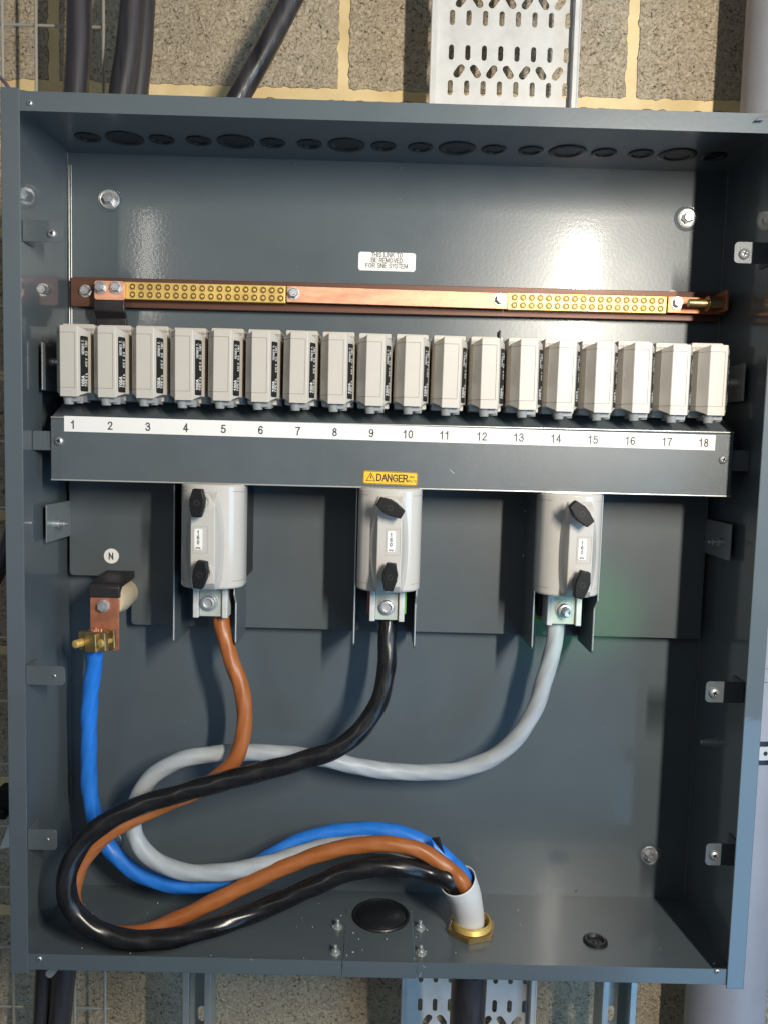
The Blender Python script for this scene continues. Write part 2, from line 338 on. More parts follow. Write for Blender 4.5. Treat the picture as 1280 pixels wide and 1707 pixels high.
def holes_plate(outer, holes, th):   # flat mesh in XY with holes, extruded th in Z
    cu = bpy.data.curves.new('p', 'CURVE'); cu.dimensions = '2D'; cu.fill_mode = 'BOTH'; cu.extrude = th / 2
    for lp in [outer] + holes:
        sp = cu.splines.new('POLY'); sp.points.add(len(lp) - 1); sp.use_cyclic_u = True
        for i, (x, y) in enumerate(lp): sp.points[i].co = (x, y, 0, 1)
    o = bpy.data.objects.new('p', cu); COL.objects.link(o)
    dg = bpy.context.evaluated_depsgraph_get(); me = bpy.data.meshes.new_from_object(o.evaluated_get(dg))
    COL.objects.unlink(o); bpy.data.objects.remove(o); return me
def slot(cx, cy, L, wd, ang, n=6):
    o = []; ca, sa = cos(ang), sin(ang); r = wd / 2; h = L / 2 - r
    for s0, a0 in ((1, -90), (-1, 90)):
        for k in range(n + 1):
            a = rad(a0 + 180 * k / n); x = s0 * h + r * cos(a); y = r * sin(a)
            o.append((cx + x * ca - y * sa, cy + x * sa + y * ca))
    return o
def circ(cx, cy, r, n=24): return [(cx + r * cos(2 * pi * i / n), cy + r * sin(2 * pi * i / n)) for i in range(n)]

# bolt facing the camera (-y): washer, hexagon head with domed top
def hexbolt(parent, p, r=.006, h=.005, washer=1.45, name='bolt', m=ZINC, rot=.2, d=(0, -1, 0), cross=False, n=6):
    d = Vector(d).normalized(); p = Vector(p); mb = MB()
    base = p
    if washer and washer > 1.6:
        R_ = r * washer; mb.lathe(p, d, [(R_, 0), (R_, .0010), (R_ * .93, .0018), (R_ * .80, .0013), (R_ * .64, .0011), (R_ * .62, .0002)], 36); mb.cyl(p, p + d * .0006, R_ * .61, n=24); base = p + d * .0006; h = h + .002
    elif washer:
        mb.cyl(p + d * .0001, p + d * .0012, r * washer, n=28); base = p + d * .0012
    mb.cyl(base, base + d * h * .8, r, n=n, rot=rot); mb.cyl(base + d * h * .8, base + d * h, r, r * .82, n=n, rot=rot)
    if cross:
        a = d.orthogonal().normalized(); b = d.cross(a)
        mb.cyl(base + d * h, base + d * (h + .0006), r * .5, r * .42, n=14)
    return finish(name, mb, m, parent, smooth=25)
def panhead(parent, p, r=.004, d=(0, -1, 0), name='screw', m=ZINC, rot=.4):
    d = Vector(d).normalized(); p = Vector(p); mb = MB()
    mb.lathe(p, d, [(r, 0), (r, r * .25), (r * .85, r * .5), (r * .5, r * .64), (r * .42, r * .42), (0, r * .42)], 18)
    a = d.orthogonal().normalized(); b = d.cross(a); o = finish(name, mb, m, parent, smooth=40)
    mb = MB(); q = p + d * r * .655
    for t in (rot, rot + pi / 2):
        x = a * cos(t) + b * sin(t); y = d.cross(x)
        M = Matrix((x, y, d)).transposed().to_4x4(); M.translation = q
        mb.box(-r * .5, r * .5, -r * .11, r * .11, -.00005, .00003, M)
    finish('recess', mb, BLACK, o, smooth=0)
    return o

# ================================================================== SETTING
WY = .36
j1, j2 = P(573, 80, WY), P(1054, 80, WY)
BWD = j2.x - j1.x; RH = BWD / 2
jz = P(640, 160, WY).z
mb = MB(); mb.box(-2.6, 2.6, WY, WY + .1, -2.0, 2.2)
wall = finish('block_wall', mb, wall_mat(j1.x + BWD / 2, jz, BWD, RH, .0086), smooth=0)
tag(wall, 'rough grey concrete block wall with buff mortar joints behind the cabinet', 'wall')
mb = MB(); mb.box(-4, 4, -4, 1, -2.05, -2.0)
tag(finish('floor', mb, mat('concrete_floor', (.22, .21, .20), .8, 0, .3, 30, var=.1), smooth=0), None, None, kind='structure')

# ================================================================== ENCLOSURE
enc = thing('metal_cabinet', 'open slate grey steel cabinet without its cover, fixed in front of the block wall', 'cabinet', (0, D, -HZ))
mb = MB(); mb.box(-HX, HX, D, D + .0015, -HZ, HZ); back = finish('back_panel', mb, PAINT, enc, smooth=0)
for s in (-1, 1):
    mb = MB()
    x0, x1 = (-HX - .0016, -HX) if s < 0 else (HX, HX + .0016)
    mb.box(x0, x1, 0, D, -HZ - .0028, HZ + .003)
    xi = s * (HX - T)
    mb.box(min(s * (HX + .0016), xi), max(s * (HX + .0016), xi), -.0032, -.0017, -HZ - .004, HZ + .004)
    mb.box(min(s * (HX + .0016), s * HX), max(s * (HX + .0016), s * HX), -.0018, 0, -HZ - .0035, HZ + .0035)
    finish('side_wall', mb, SIDEP, enc, smooth=0, bevel=.0007)
# small inner seam strip at back left corner
mb = MB()
for x in (-HX + .0016, -HX + .0042): mb.cyl((x, D - .001, -.02), (x, D - .001, .425), .0006, n=8)
finish('corner_seam', mb, EDGE, enc)
mb = MB(); hol = []
KO = [(145, 226, 0), (207, 227, 1), (268, 229, 0), (331, 233, 0), (393, 236, 1), (455, 238, 0), (516, 239, 0), (577, 241, 1), (640, 243, 0), (701, 245, 0),
      (761, 247, 1), (823, 250, 0), (883, 252, 0), (944, 254, 1), (1004, 255, 0), (1066, 257, 0), (1127, 259, 1), (1188, 260, 0)]
a = PZ(145, 226, HZ); b = PZ(1188, 261, HZ); yk = (a.y + b.y) / 2
ks = []
for i, (px, py, big) in enumerate(KO):
    x = a.x + (b.x - a.x) * i / 17; r = .0185 if big else .0125
    ks.append((x, yk, r)); hol.append(circ(x, yk, r, 28))
pm = holes_plate([(-HX, 0), (HX, 0), (HX, D), (-HX, D)], hol, .0015)
mb.mesh(pm, Matrix.Translation((0, 0, HZ + .00075)))
mb.box(-HX, HX, -.0015, 0, HZ - T, HZ + .0015)
top = finish('top_panel', mb, PAINT, enc, smooth=0, bevel=.0)
for x, y, r in ks:
    mb = MB(); mb.lathe((x, y, HZ), (0, 0, -1), [(0, -.001), (r * .7, -.001), (r * .74, .0005), (r * .8, .0013), (r * 1.04, .0013), (r * 1.1, .0009), (r * 1.1, .0001), (0, .0001)], 28)
    finish('knockout_grommet', mb, RUB, enc)
# floor plate with removable gland plate
gx0 = P(571, 1600, 0).x; gx1 = P(694, 1600, 0).x
mb = MB(); g = .0006
gy = PZ(700, 1516, -HZ).y
mb.prism([(-HX, 0), (gx0 - g, 0), (gx0 - g, gy), (gx1 + g, gy), (gx1 + g, 0), (HX, 0), (HX, D), (-HX, D)], -HZ - .0015, -HZ, 'z')
mb.box(-HX, gx0 - g, -.0015, 0, -HZ, -HZ + T); mb.box(gx1 + g, HX - .004, -.0015, 0, -HZ, -HZ + T)
finish('bottom_panel', mb, PAINT, enc, smooth=0, bevel=.0)
mb = MB(); mb.box(gx0, gx1, .0002, gy - g, -HZ - .0012, -HZ + .0008); mb.box(gx0 + .0, gx1, -.0022, .0001, -HZ - .0008, -HZ + T - .0003)
glp = finish('gland_plate', mb, PAINT, enc, smooth=0, bevel=.0004)
c = PZ(635, 1529, -HZ); mb = MB()
mb.lathe((c.x, c.y, -HZ + .0005), (0, 0, 1), [(.0335, 0), (.0338, .0016), (.0325, .0032), (.0305, .0030), (.0292, .0018), (.0270, .0040), (.018, .0068), (.008, .0080), (0, .0083)], 40)
finish('blanking_grommet', mb, RUB, glp)
for px, py in ((563, 1547), (559, 1590), (700, 1549), (701, 1591)):
    q = PZ(px, py, -HZ); mb = MB()
    mb.cyl(q + Vector((0, 0, .0002)), q + Vector((0, 0, .0012)), .0062, n=24)
    mb.cyl(q + Vector((0, 0, .0012)), q + Vector((0, 0, .0042)), .0045, n=6); mb.cyl(q, q + Vector((0, 0, .0095)), .0021, n=12)
    finish('nut', mb, ZINCD, glp, bevel=.0002, seg=1)
q = PZ(992, 1571, -HZ); mb = MB()
mb.lathe((q.x, q.y, -HZ), (0, 0, 1), [(.0135, 0), (.0135, .002), (.0115, .0035), (.0095, .0035), (.008, .0005), (.0035, .0005), (.003, .0015), (0, .0018)], 32)
finish('cable_grommet', mb, RUB, enc)
mb = MB()
for px, py, L_, an in ((700, 1628, .012, -70), (706, 1612, .010, 50), (420, 1601, .006, 15), (565, 1612, .003, 80), (690, 1598, .004, 10), (1190, 1607, .002, 0)):
    q = P(px, min(py, 1626), -.0016); M = Matrix.Translation((q.x, -.0024 if gx0 < q.x < gx1 else -.0016, max(q.z, -HZ + .0012))) @ Matrix.Rotation(rad(an), 4, 'Y')
    mb.box(-L_ / 2 * .4, L_ / 2 * .4, -.0001, .00005, -.0003, .0003, M)
for k in range(60):
    px, py = random.uniform(150, 1100), random.uniform(300, 1470); q = P(px, py, D); a = random.uniform(0, 6.3); l = random.uniform(.0002, .0012)
    mb.box(-l, l, -.00006, 0, -.00012, .00012, Matrix.Translation((q.x, D - .0001, q.z)) @ Matrix.Rotation(a, 4, 'Y'))
finish('paint_chips', mb, PAINTCHIP, enc, smooth=0)['kind'] = 'stuff'
# lip screws
for px, py in ((50, 171), (66, 1599), (1195, 1620)): panhead(enc, P(px, py, -.0018), .0028)
# back wall fixings
for i, (px, py) in enumerate(((183, 332), (1144, 364), (1082, 1426), (188, 1401))):
    hexbolt(enc, P(px, py, D - .0002), .0062, .0062, 1.85, 'fixing_bolt', rot=.3 * i, cross=True)
    mb = MB(); q = P(px, py, D); mb.lathe((q.x, D, q.z), (0, -1, 0), [(.0145, 0), (.0142, .0007), (.0125, .0004), (.0120, 0)], 36)
    finish('pressed_ring', mb, PAINT, enc)
for px, py in ((134, 262), (313, 268), (490, 273), (665, 279), (845, 286), (1020, 292), (960, 1487)):
    q = P(px, py, D); mb = MB(); mb.lathe((q.x, D, q.z), (0, -1, 0), [(.0018, 0), (.0016, .0006), (0, .0010)], 12); finish('rivet', mb, PAINT3, enc)

# tabs on the side walls
def tab(px0, px1, py0, py1, Y, side, screw=None, mm=PAINT2, lift=0):
    z1, z0 = P(px0, py0, Y).z, P(px0, py1, Y).z
    xa, xb = P(px0, (py0 + py1) / 2, Y).x, P(px1, (py0 + py1) / 2, Y).x
    if side < 0: xa = -HX + .0005; xi = xb
    else: xb = HX - .0005; xi = xa
    r = .0045; mb = MB()
    hole = rrect(xb - xa, z1 - z0, r)
    pts = [(x + (xa + xb) / 2, z + (z0 + z1) / 2) for x, z in hole]
    # square the wall side
    pts = [((xa if side < 0 else xb) if ((x < xa + r + 1e-6 and side < 0) or (x > xb - r - 1e-6 and side > 0)) else x, z) for x, z in pts]
    mb.prism(pts, Y, Y + .0013, 'y')
    e = -HX + .0004 if side < 0 else HX - .0017
    mb.box(e, e + .0013, Y + .0013, Y + .026, z0, z1)
    o = finish('cover_tab', mb, mm, enc, smooth=0, bevel=.0003, seg=1)
    if screw: panhead(o, P(screw[0], screw[1], Y - .0002), screw[2])
    return o
tab(52, 103, 366, 402, .038, -1, (87, 389, .0045))
tab(58, 108, 1110, 1142, .036, -1, (91, 1127, .0018))
tab(46, 95, 1383, 1417, .036, -1, (80, 1400, .0018))
tab(64, 90, 718, 750, .058, -1)
tab(1224, 1262, 402, 438, .036, 1, (1240, 423, .0055))
tab(1176, 1225, 1136, 1171, .036, 1, (1190, 1155, .0055))
tab(1176, 1222, 1407, 1443, .022, 1, (1190, 1426, .0050))
tab(1218, 1240, 750, 785, .058, 1)
# stud on right wall
q = PX(1192, 1238, HX); mb = MB(); q = Vector((HX, q.y, q.z))
for k in range(6): mb.cyl(q + Vector((-.0022 * k, 0, 0)), q + Vector((-.0022 * k - .0016, 0, 0)), .0052 - .0004 * k, n=16)
mb.cyl(q, q + Vector((-.016, 0, 0)), .0026, n=14)
finish('earth_stud', mb, ZINCD, enc)

# ================================================================== MOUNTING PLATE
MY = .143
mp = thing('mounting_plate', 'flat slate grey mounting plate with stepped lower left corner, behind the three switches', 'plate', (0, MY, P(640, 1055, MY).z))
xl, xr = P(116, 900, MY).x, P(1176, 900, MY).x
zt = P(640, 560, MY).z; z1 = P(166, 960, MY).z; xs = P(219, 1000, MY).x; z2 = P(640, 1052, MY).z
r = .004
poly = [(xl, zt), (xr, zt), (xr, z2), (xs + r, z2), (xs + .3 * r, z2 + .3 * r), (xs, z2 + r), (xs, z1), (xl + r, z1), (xl + .3 * r, z1 + .3 * r), (xl, z1 + r)]
mb = MB(); mb.prism(poly, MY, MY + .0016, 'y')
mb.box(xl + .02, xl + .05, MY + .0017, D - .0003, zt - .05, zt - .02); mb.box(xr - .05, xr - .02, MY + .0017, D - .0003, zt - .05, zt - .02)
finish('plate', mb, PAINT3, mp, smooth=0, bevel=.0005)
def flange(px0, py0, py1, Y0, X, stud, side):
    zt_, zb = P(px0, py0, Y0).z, P(px0, py1, Y0).z; mb = MB()
    mb.box(X - .0007, X + .0007, Y0, MY - .0003, zb, zt_)
    o = finish('side_bracket', mb, ZINCD2, mp, smooth=0, bevel=.0003)
    q = P(stud[0], stud[1], Y0 + .02); q.x = X
    mb = MB(); s = -side
    mb.cyl(q, q + Vector((s * .006, 0, 0)), .0045, n=20); mb.cyl(q + Vector((s * .006, 0, 0)), q + Vector((s * .012, 0, 0)), .0032, n=16)
    mb.cyl(q + Vector((-s * .003, 0, 0)), q + Vector((s * .016, 0, 0)), .0018, n=12)
    finish('stud', mb, ZINC, o)
flange(79, 570, 650, .066, -.3725, (84, 603), -1)
flange(89, 842, 905, .074, -.3725, (95, 873), -1)
flange(1234, 605, 668, .066, .3725, (1226, 638), 1)
flange(1207, 874, 935, .074, .3725, (1203, 904), 1)
q = P(186, 927, MY - .0003); mb = MB(); mb.cyl(q, q - Vector((0, .0004, 0)), .0088, n=40)
lb = finish('neutral_label', mb, WHITE, mp, smooth=0)
mb = MB(); mb.mesh(text('N', .0095, .06), Matrix.Translation(q - Vector((0, .0005, 0))) @ FR); finish('lettering', mb, INKG, lb, smooth=0)
for px, py in ((413, 842), (413, 915), (876, 852), (873, 926)):
    q = P(px, py, MY); panhead(mp, q, .0017, name='rivet')

# sticker on back panel
q = P(645, 436, D - .0003); mb = MB()
mb.prism([(x + q.x, z + q.z) for x, z in rrect(.066, .0212, .003)], D - .0006, D - .0001, 'y')
st = finish('warning_sticker', mb, WHITE, enc, smooth=0)
mb = MB(); ta = rad(1.5)
for k, s in enumerate(('THIS LINK TO', 'BE REMOVED', 'FOR SNE SYSTEM')):
    mb.mesh(text(s, .0066, .02), Matrix.Translation((q.x, D - .0007, q.z + .0078 - k * .0062)) @ FR)
finish('lettering', mb, INKG, st, smooth=0)

# ================================================================== EARTH BAR
BY = D - .012
eb = thing('earth_bar', 'long tarnished copper earth bar with brass terminals and copper links across the cabinet back', 'busbar', P(640, 500, BY))
def quadbar(px0, pt0, pb0, px1, pt1, pb1, Y, th):   # flat bar between two measured ends
    a = P(px0, (pt0 + pb0) / 2, Y); b = P(px1, (pt1 + pb1) / 2, Y); h = (P(px0, pt0, Y).z - P(px0, pb0, Y).z + P(px1, pt1, Y).z - P(px1, pb1, Y).z) / 4
    return a, b, h
def barmesh(mb, a, b, h, th, chamf=0):
    ang = math.atan2(b.z - a.z, b.x - a.x); L = math.hypot(b.x - a.x, b.z - a.z)
    M = Matrix.Translation(a) @ Matrix.Rotation(-ang, 4, 'Y')
    if chamf: mb.prism([(chamf, h), (L, h), (L, -h), (chamf, -h), (chamf * .3, -h + chamf * .3), (0, -h + chamf), (0, h - chamf), (chamf * .3, h - chamf * .3)], 0, th, 'y', M)
    else: mb.box(0, L, 0, th, -h, h, M)
    return M, L
a, b, h = quadbar(118, 461, 510, 1200, 487, 536, BY, 0)
zl = (a.z + b.z) / 2
mb = MB(); M, L = barmesh(mb, a, b, h, .003, .003); finish('backing_bar', mb, BROWNBAR, eb, smooth=0, bevel=.0005)
mb = MB(); 
for px in (160, 640, 1120):
    q = P(px, 495, BY + .003); mb.cyl(q, (q.x, D - .0002, q.z), .008, n=16)
finish('spacer', mb, CREAM, eb)
FY = BY - .011
def brass(px0, pt0, pb0, px1, pt1, pb1, hx0, hx1):
    a, b, h = quadbar(px0, pt0, pb0, px1, pt1, pb1, FY, 0)
    mb = MB(); M, L = barmesh(mb, a, b, h, .0105)
    o = finish('brass_terminal_strip', mb, BRASS, eb, smooth=0, bevel=.0006)
    mr, mh, ms = MB(), MB(), MB()
    for i in range(18):
        px = hx0 + (hx1 - hx0) * i / 17; x = L * (px - px0) / (px1 - px0)
        for s in (-.46, .44):
            c = M @ Vector((x, 0, h * s)); d = Vector((0, -1, 0))
            mr.lathe(c, d, [(.0038, 0), (.0038, .0004), (.0035, .0008), (.0031, .0003), (.0031, .0001)], 16)
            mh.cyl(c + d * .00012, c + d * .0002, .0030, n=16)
            ms.lathe(c, d, [(.0019, .0002), (.0017, .0008), (.0011, .0009), (.0008, .0003), (0, .0003)], 12)
    finish('terminal_hole', mh, BRASSH, o, smooth=0)['kind'] = 'stuff'
    finish('screw_ring', mr, BRASS, o)['kind'] = 'stuff'
    finish('clamp_screw', ms, BRASS, o)['kind'] = 'stuff'
brass(205, 469, 498, 476, 476, 505, 221, 468)
brass(846, 487, 516, 1111, 494, 522, 857, 1101)
a, b, h = quadbar(478, 476, 503, 846, 488, 515, FY - .002, 0)
mb = MB(); barmesh(mb, a, b, h, .0024); lk = finish('copper_link', mb, COPPER, eb, smooth=0, bevel=.0005)
a, b, h = quadbar(1113, 493, 521, 1210, 497, 524, FY - .002, 0)
mb = MB(); barmesh(mb, a, b, h, .0024)
q = P(1228, 505, .128)
xe = min(q.x, HX - .012)
mb.box(b.x - .001, xe, FY - .002, FY + .0004, b.z - h, b.z + h)
mb.box(xe - .003, xe, FY - .030, FY + .0004, b.z - h, b.z + h + .004)
finish('copper_end_link', mb, COPPERD, eb, smooth=0, bevel=.0005)
mb = MB(); zc = b.z; yy = FY - .017
mb.cyl((xe - .003, yy, zc), (xe - .016, yy, zc), .0075, n=6); mb.cyl((xe - .016, yy, zc), (xe - .019, yy, zc), .0085, n=24)
mb.cyl((xe - .019, yy, zc), (xe - .040, yy, zc), .0045, n=18)
finish('brass_bolt', mb, BRASSD, eb, bevel=.0003, seg=1)
# left copper tab and sleeve
x0, x1 = P(158, 480, FY - .004).x, P(208, 480, FY - .004).x
ztb, zmb, zlo = P(180, 468, FY - .004).z, P(180, 500, FY - .004).z, P(180, 524, FY - .002).z
mb = MB(); cxm = (x0 + x1) / 2
mb.prism([(x + cxm, z + (ztb + zmb) / 2) for x, z in rrect(x1 - x0, ztb - zmb, .003)], FY - .0055, FY - .0025, 'y')
finish('copper_tab', mb, COPPER, eb, smooth=0, bevel=.0003)
mb = MB()
prof = [(FY - .0062, zmb + .0005), (FY - .0068, zlo + .006), (FY - .003, zlo + .001), (FY + .004, zlo - .002), (MY - .012, zlo - .008), (MY - .012, zlo - .012), (FY + .002, zlo - .006), (FY - .008, zlo - .003), (FY - .0125, zlo + .004), (FY - .0115, zmb + .0005)]
prof = [(FY - .0022, zmb + .0004), (FY - .0018, zlo + .006), (FY + .006, zlo + .001), (FY + .008, zlo - .022), (FY + .012, zlo - .022), (FY + .011, zlo - .03), (FY + .001, zlo - .03), (FY + .001, zlo - .004), (FY - .006, zlo + .003), (FY - .0068, zlo + .008), (FY - .0066, zmb + .0004)]
mb.prism(prof, x0 - .0006, x1 + .0006, 'x'); finish('insulating_sleeve', mb, SLEEVE, eb, smooth=30, bevel=.0012)
for px, py, Y in ((143, 485, BY), (168, 479, FY - .0056), (194, 479, FY - .0056), (490, 489, FY - .002), (833, 499, FY - .002), (1128, 505, FY - .002)):
    hexbolt(eb, P(px, py, Y), .0056, .0055, 1.28, rot=random.random(), cross=True)

# ================================================================== TOP ROW OF FUSE CARRIERS
CY = .030
A = P(113, 601, CY); B = P(1196.5, 634, CY)
PITCH = (B - A) / 17
hf, hm, hw = .0095, .0160, .0184
d1, d2 = .0120, .0255
zf = .0360
def carrier_body():
    mb = MB()
    # each row : x, y, ztop, zbot
    sh_ = .0011
    rows = [(-hw, d2 + .03, zf - .0050, -zf + .0046), (-hw, d2, zf - .0052, -zf + .0046), (-hm, d1, zf - .0040, -zf + .0050), (-hf - .0015 + sh_, .0028, zf - .0012, -zf + .0016), (-hf + sh_, 0, zf, -zf),
            (hf, 0, zf, -zf), (hf + .0015, .0028, zf - .0012, -zf + .0016), (hm, d1, zf - .0040, -zf + .0050), (hw, d2, zf - .0052, -zf + .0046), (hw, d2 + .03, zf - .0050, -zf + .0046)]
    v = [(x, y, a_) for x, y, a_, b_ in rows] + [(x, y, b_) for x, y, a_, b_ in rows]; n = len(rows)
    f = [(i, i + 1, i + 1 + n, i + n) for i in range(n - 1)] + [(n - 1, 0, n, 2 * n - 1)]
    for k, o in ((0, 1), (n, -1)):
        for p, q, r_, s in ((0, 1, 8, 9), (1, 2, 7, 8), (2, 3, 6, 7), (3, 4, 5, 6)): f.append(tuple(k + t for t in (p, q, r_, s)))
    mb.add(v, f); return mb
root = thing('fuse_carrier', 'x', 'fuse carrier', A, 'grey fuse carriers in a row above the numbered cover')
T0 = Matrix.Translation(A)
def W_(mb): mb.bm.transform(T0); return mb
body = finish('carrier', W_(carrier_body()), BEIGE, root, smooth=20, bevel=.0006)
mb = MB(); mb.prism(rrect(.0325, .001, .0004), -.034, .041, 'z'); mb = MB()
mb.prism([(x, z + .0018) for x, z in rrect(.0335, .0782, .0016)], d2 + .0035, d2 + .055, 'y')
base = finish('fuse_base', W_(mb), BEIGE, root, smooth=20, bevel=.0005)
mb = MB(); mb.box(-.005, .010, d1 - .006, d2 + .01, -zf - .0045, -zf + .001); mb.cyl((-.003, d1 - .002, -zf + .001), (-.003, d1 - .002, -zf - .0075), .0062, .0045, n=18); mb.cyl((.007, d1, -zf + .001), (.007, d1, -zf - .006), .0045, .004, n=12)
finish('terminal_shroud', W_(mb), STUBM, root, bevel=.0005)
# front window outline: thin groove lines (raised frame) wrapping front face
mb = MB(); zt_, zb_ = zf - .0072, -zf + .0095; xg = hf - .0092
g = .00022
DRK = mat('moulding_line', (.22, .19, .15), .7)
mb.box(xg + .0065 - g, xg + .0065 + g, -.00015, .0004, zb_, zt_); mb.box(-hf + .0011, xg + .0065, -.00015, .0004, zt_ - g, zt_ + g); mb.box(-hf + .0011, xg + .0065, -.00015, .0004, zb_ - g, zb_ + g)
# continue on the left facets
for zz in (zt_, zb_):
    mb.add([(-hf + .0010, -.0001, zz + g), (-hf + .0010, -.0001, zz - g), (-hf - .0006, .0027, zz - g), (-hf - .0006, .0027, zz + g)], [(0, 1, 2, 3)])
    mb.add([(-hf - .0006, .0027, zz + g), (-hf - .0006, .0027, zz - g), (-hm - .0002, d1 - .0001, zz - g), (-hm - .0002, d1 - .0001, zz + g)], [(0, 1, 2, 3)])
    mb.add([(-hm - .0002, d1 - .0001, zz + g), (-hm - .0002, d1 - .0001, zz - g), (-hw - .0002, d2 - .0001, zz - g), (-hw - .0002, d2 - .0001, zz + g)], [(0, 1, 2, 3)])
finish('moulding_groove', W_(mb), DRK, root, smooth=0)
# black rating label on right facet
def facet_frame(xa, ya, xb, yb, out=.0003):
    c = Vector(((xa + xb) / 2, (ya + yb) / 2, 0)); ex = Vector((xb - xa, yb - ya, 0)).normalized()
    return c, ex
p0 = Vector((hf + .0015, .0028, 0)); p1 = Vector((hm, d1, 0)); ex = (p1 - p0).normalized(); nrm = Vector((ex.y, -ex.x, 0)); Lf = (p1 - p0).length
Mf = Matrix((ex, Vector((0, 0, 1)), nrm)).transposed().to_4x4(); Mf.translation = (p0 + p1) / 2 + Vector((0, 0, -.002))
lw, lh = Lf * .92, .0560
mb = MB(); mb.prism(rrect(lw, lh, .0014), .0001, .0006, 'z'); mb.bm.transform(Mf)
lab = finish('rating_label', W_(mb), LBLACK, root, smooth=0)
mb = MB(); R90 = Matrix.Rotation(pi / 2, 4, 'Z')
def lt(s, size, x, y, bold=.02): mb.mesh(text(s, size, bold), Mf @ Matrix.Translation((x, y, .0007)) @ R90)
lt('100A', .0052, -lw * .20, -.0175, .035); lt('SERIES 7.', .0038, -lw * .20, .0170, .02)
lt('TYPE II b', .0038, lw * .25, -.0160); lt('415 V', .0036, lw * .25, .0015); lt('0.5', .0036, lw * .25, .0110); lt('1361', .0036, lw * .25, .0205)
finish('lettering', W_(mb), INKW, lab, smooth=0)
# embossed letters on left facet
q0 = Vector((-hf - .0004, .0028, 0)); q1 = Vector((-hm, d1, 0)); ex = (q0 - q1).normalized(); nrm = Vector((ex.y, -ex.x, 0))
Ml = Matrix((ex, Vector((0, 0, 1)), nrm)).transposed().to_4x4(); Ml.translation = (q0 + q1) / 2
mb = MB(); mb.mesh(text('/ETEL=V//', .0072, .0, .00018), Ml @ Matrix.Translation((0, .002, .0001)) @ R90 @ Matrix.Scale(.85, 4, (1, 0, 0)))
finish('embossed_lettering', W_(mb), BEIGE, root, smooth=0)
# date print at the top of the base
mb = MB()
for x in (-.0105, .0105): mb.mesh(text('15/10/2019', .0034, .01), Matrix.Translation((x, d2 + .0034, zf - .0008)) @ FR)
finish('date_print', W_(mb), INKG, root, smooth=0)
NW = ['first', 'second', 'third', 'fourth', 'fifth', 'sixth', 'seventh', 'eighth', 'ninth', 'tenth', 'eleventh', 'twelfth', 'thirteenth', 'fourteenth', 'fifteenth', 'sixteenth', 'seventeenth', 'eighteenth']
for i in range(18):
    o = root if i == 0 else copy_tree(root)
    o.location = A + PITCH * i + Vector((random.uniform(-.0004, .0004), random.uniform(-.0008, .0008), random.uniform(-.0006, .0006)))
    o.rotation_euler = (rad(random.uniform(-.5, .5)), rad(random.uniform(-.35, .35)), rad(random.uniform(-1.1, 1.1)))
    NN = ['one', 'two', 'three', 'four', 'five', 'six', 'seven', 'eight', 'nine', 'ten', 'eleven', 'twelve', 'thirteen', 'fourteen', 'fifteen', 'sixteen', 'seventeen', 'eighteen'][i]
    extra = ', at the far left end' if i == 0 else (', at the far right end' if i == 17 else '')
    o['label'] = 'grey fuse carrier above the printed number %s%s' % (NN, extra)
# rail box behind fuse bases (dark)
mb = MB(); a_, b_ = A + PITCH * -.35, B + PITCH * .35
mb.box(a_.x, b_.x, CY + d2 + .056, MY - .0005, min(A.z, B.z) - .030, max(A.z, B.z) + .026)
tag(finish('fuse_rail', mb, DARKIN, smooth=0), 'dark support rail hidden behind the row of fuse carriers', 'rail')
# thin dark divider standing up behind the 12th carrier
q = P(835, 551, .06); mb = MB(); mb.prism([(.055, q.z - .03), (.055, q.z), (.075, q.z), (.075, q.z - .03)], q.x - .0022, q.x - .0009, 'x')
tag(finish('divider', mb, BLACK, smooth=0), 'thin black divider poking up between carriers twelve and thirteen', 'divider')

# ================================================================== NUMBERED COVER
VY = .055
cv = thing('fuse_cover', 'folded slate grey cover with white numbered strip and yellow danger label', 'cover', P(650, 815, VY))
tl, tr, bl, br_ = P(85, 696, VY), P(1224, 722, VY), P(85, 799, VY), P(1217, 827, VY)
xl = (tl.x + bl.x) / 2; xr = (tr.x + br_.x) / 2; ztc = (tl.z + tr.z) / 2; zbc = (bl.z + br_.z) / 2
def lz(za, zb, x): return za + (zb - za) * (x - xl) / (xr - xl)
th = .0014
mb = MB()
def sheet(pts, m_=None):   # list of (Y, zleft, zright) -> folded sheet
    n = len(pts); v = []
    for Y, a_, b_ in pts: v += [(xl, Y, a_), (xr, Y, b_)]
    for Y, a_, b_ in pts: v += [(xl, Y + th, a_ - .0004), (xr, Y + th, b_ - .0004)]
    f = []
    for i in range(n - 1):
        f.append((2 * i, 2 * i + 1, 2 * i + 3, 2 * i + 2)); f.append((2 * n + 2 * i, 2 * n + 2 * i + 2, 2 * n + 2 * i + 3, 2 * n + 2 * i + 1))
        f.append((2 * i, 2 * i + 2, 2 * n + 2 * i + 2, 2 * n + 2 * i)); f.append((2 * i + 1, 2 * n + 2 * i + 1, 2 * n + 2 * i + 3, 2 * i + 3))
    f.append((0, 2 * n, 2 * n + 1, 1)); f.append((2 * n - 2, 2 * n - 1, 4 * n - 1, 4 * n - 2)); mb.add(v, f)
sheet([(.098, tl.z + .022, tr.z + .022), (VY + .003, tl.z + .0012, tr.z + .0012), (VY, tl.z - .0018, tr.z - .0018), (VY, bl.z, br_.z)])
for x in (xl, xr - th):
    a_, b_ = (tl.z, bl.z) if x == xl else (tr.z, br_.z)
    mb.prism([(VY + th + .0004, b_ + .001), (.125, b_ + .001), (.125, a_ + .018), (.098, a_ + .018), (VY + .004, a_ - .002), (VY + th + .0004, a_ - .002)], x, x + th, 'x')
finish('cover_sheet', mb, PAINT2, cv, smooth=0, bevel=.0004)
mb = MB(); mb.cyl((xl, VY + .0002, bl.z - .0002), (xr, VY + .0002, br_.z - .0002), .0009, n=10)
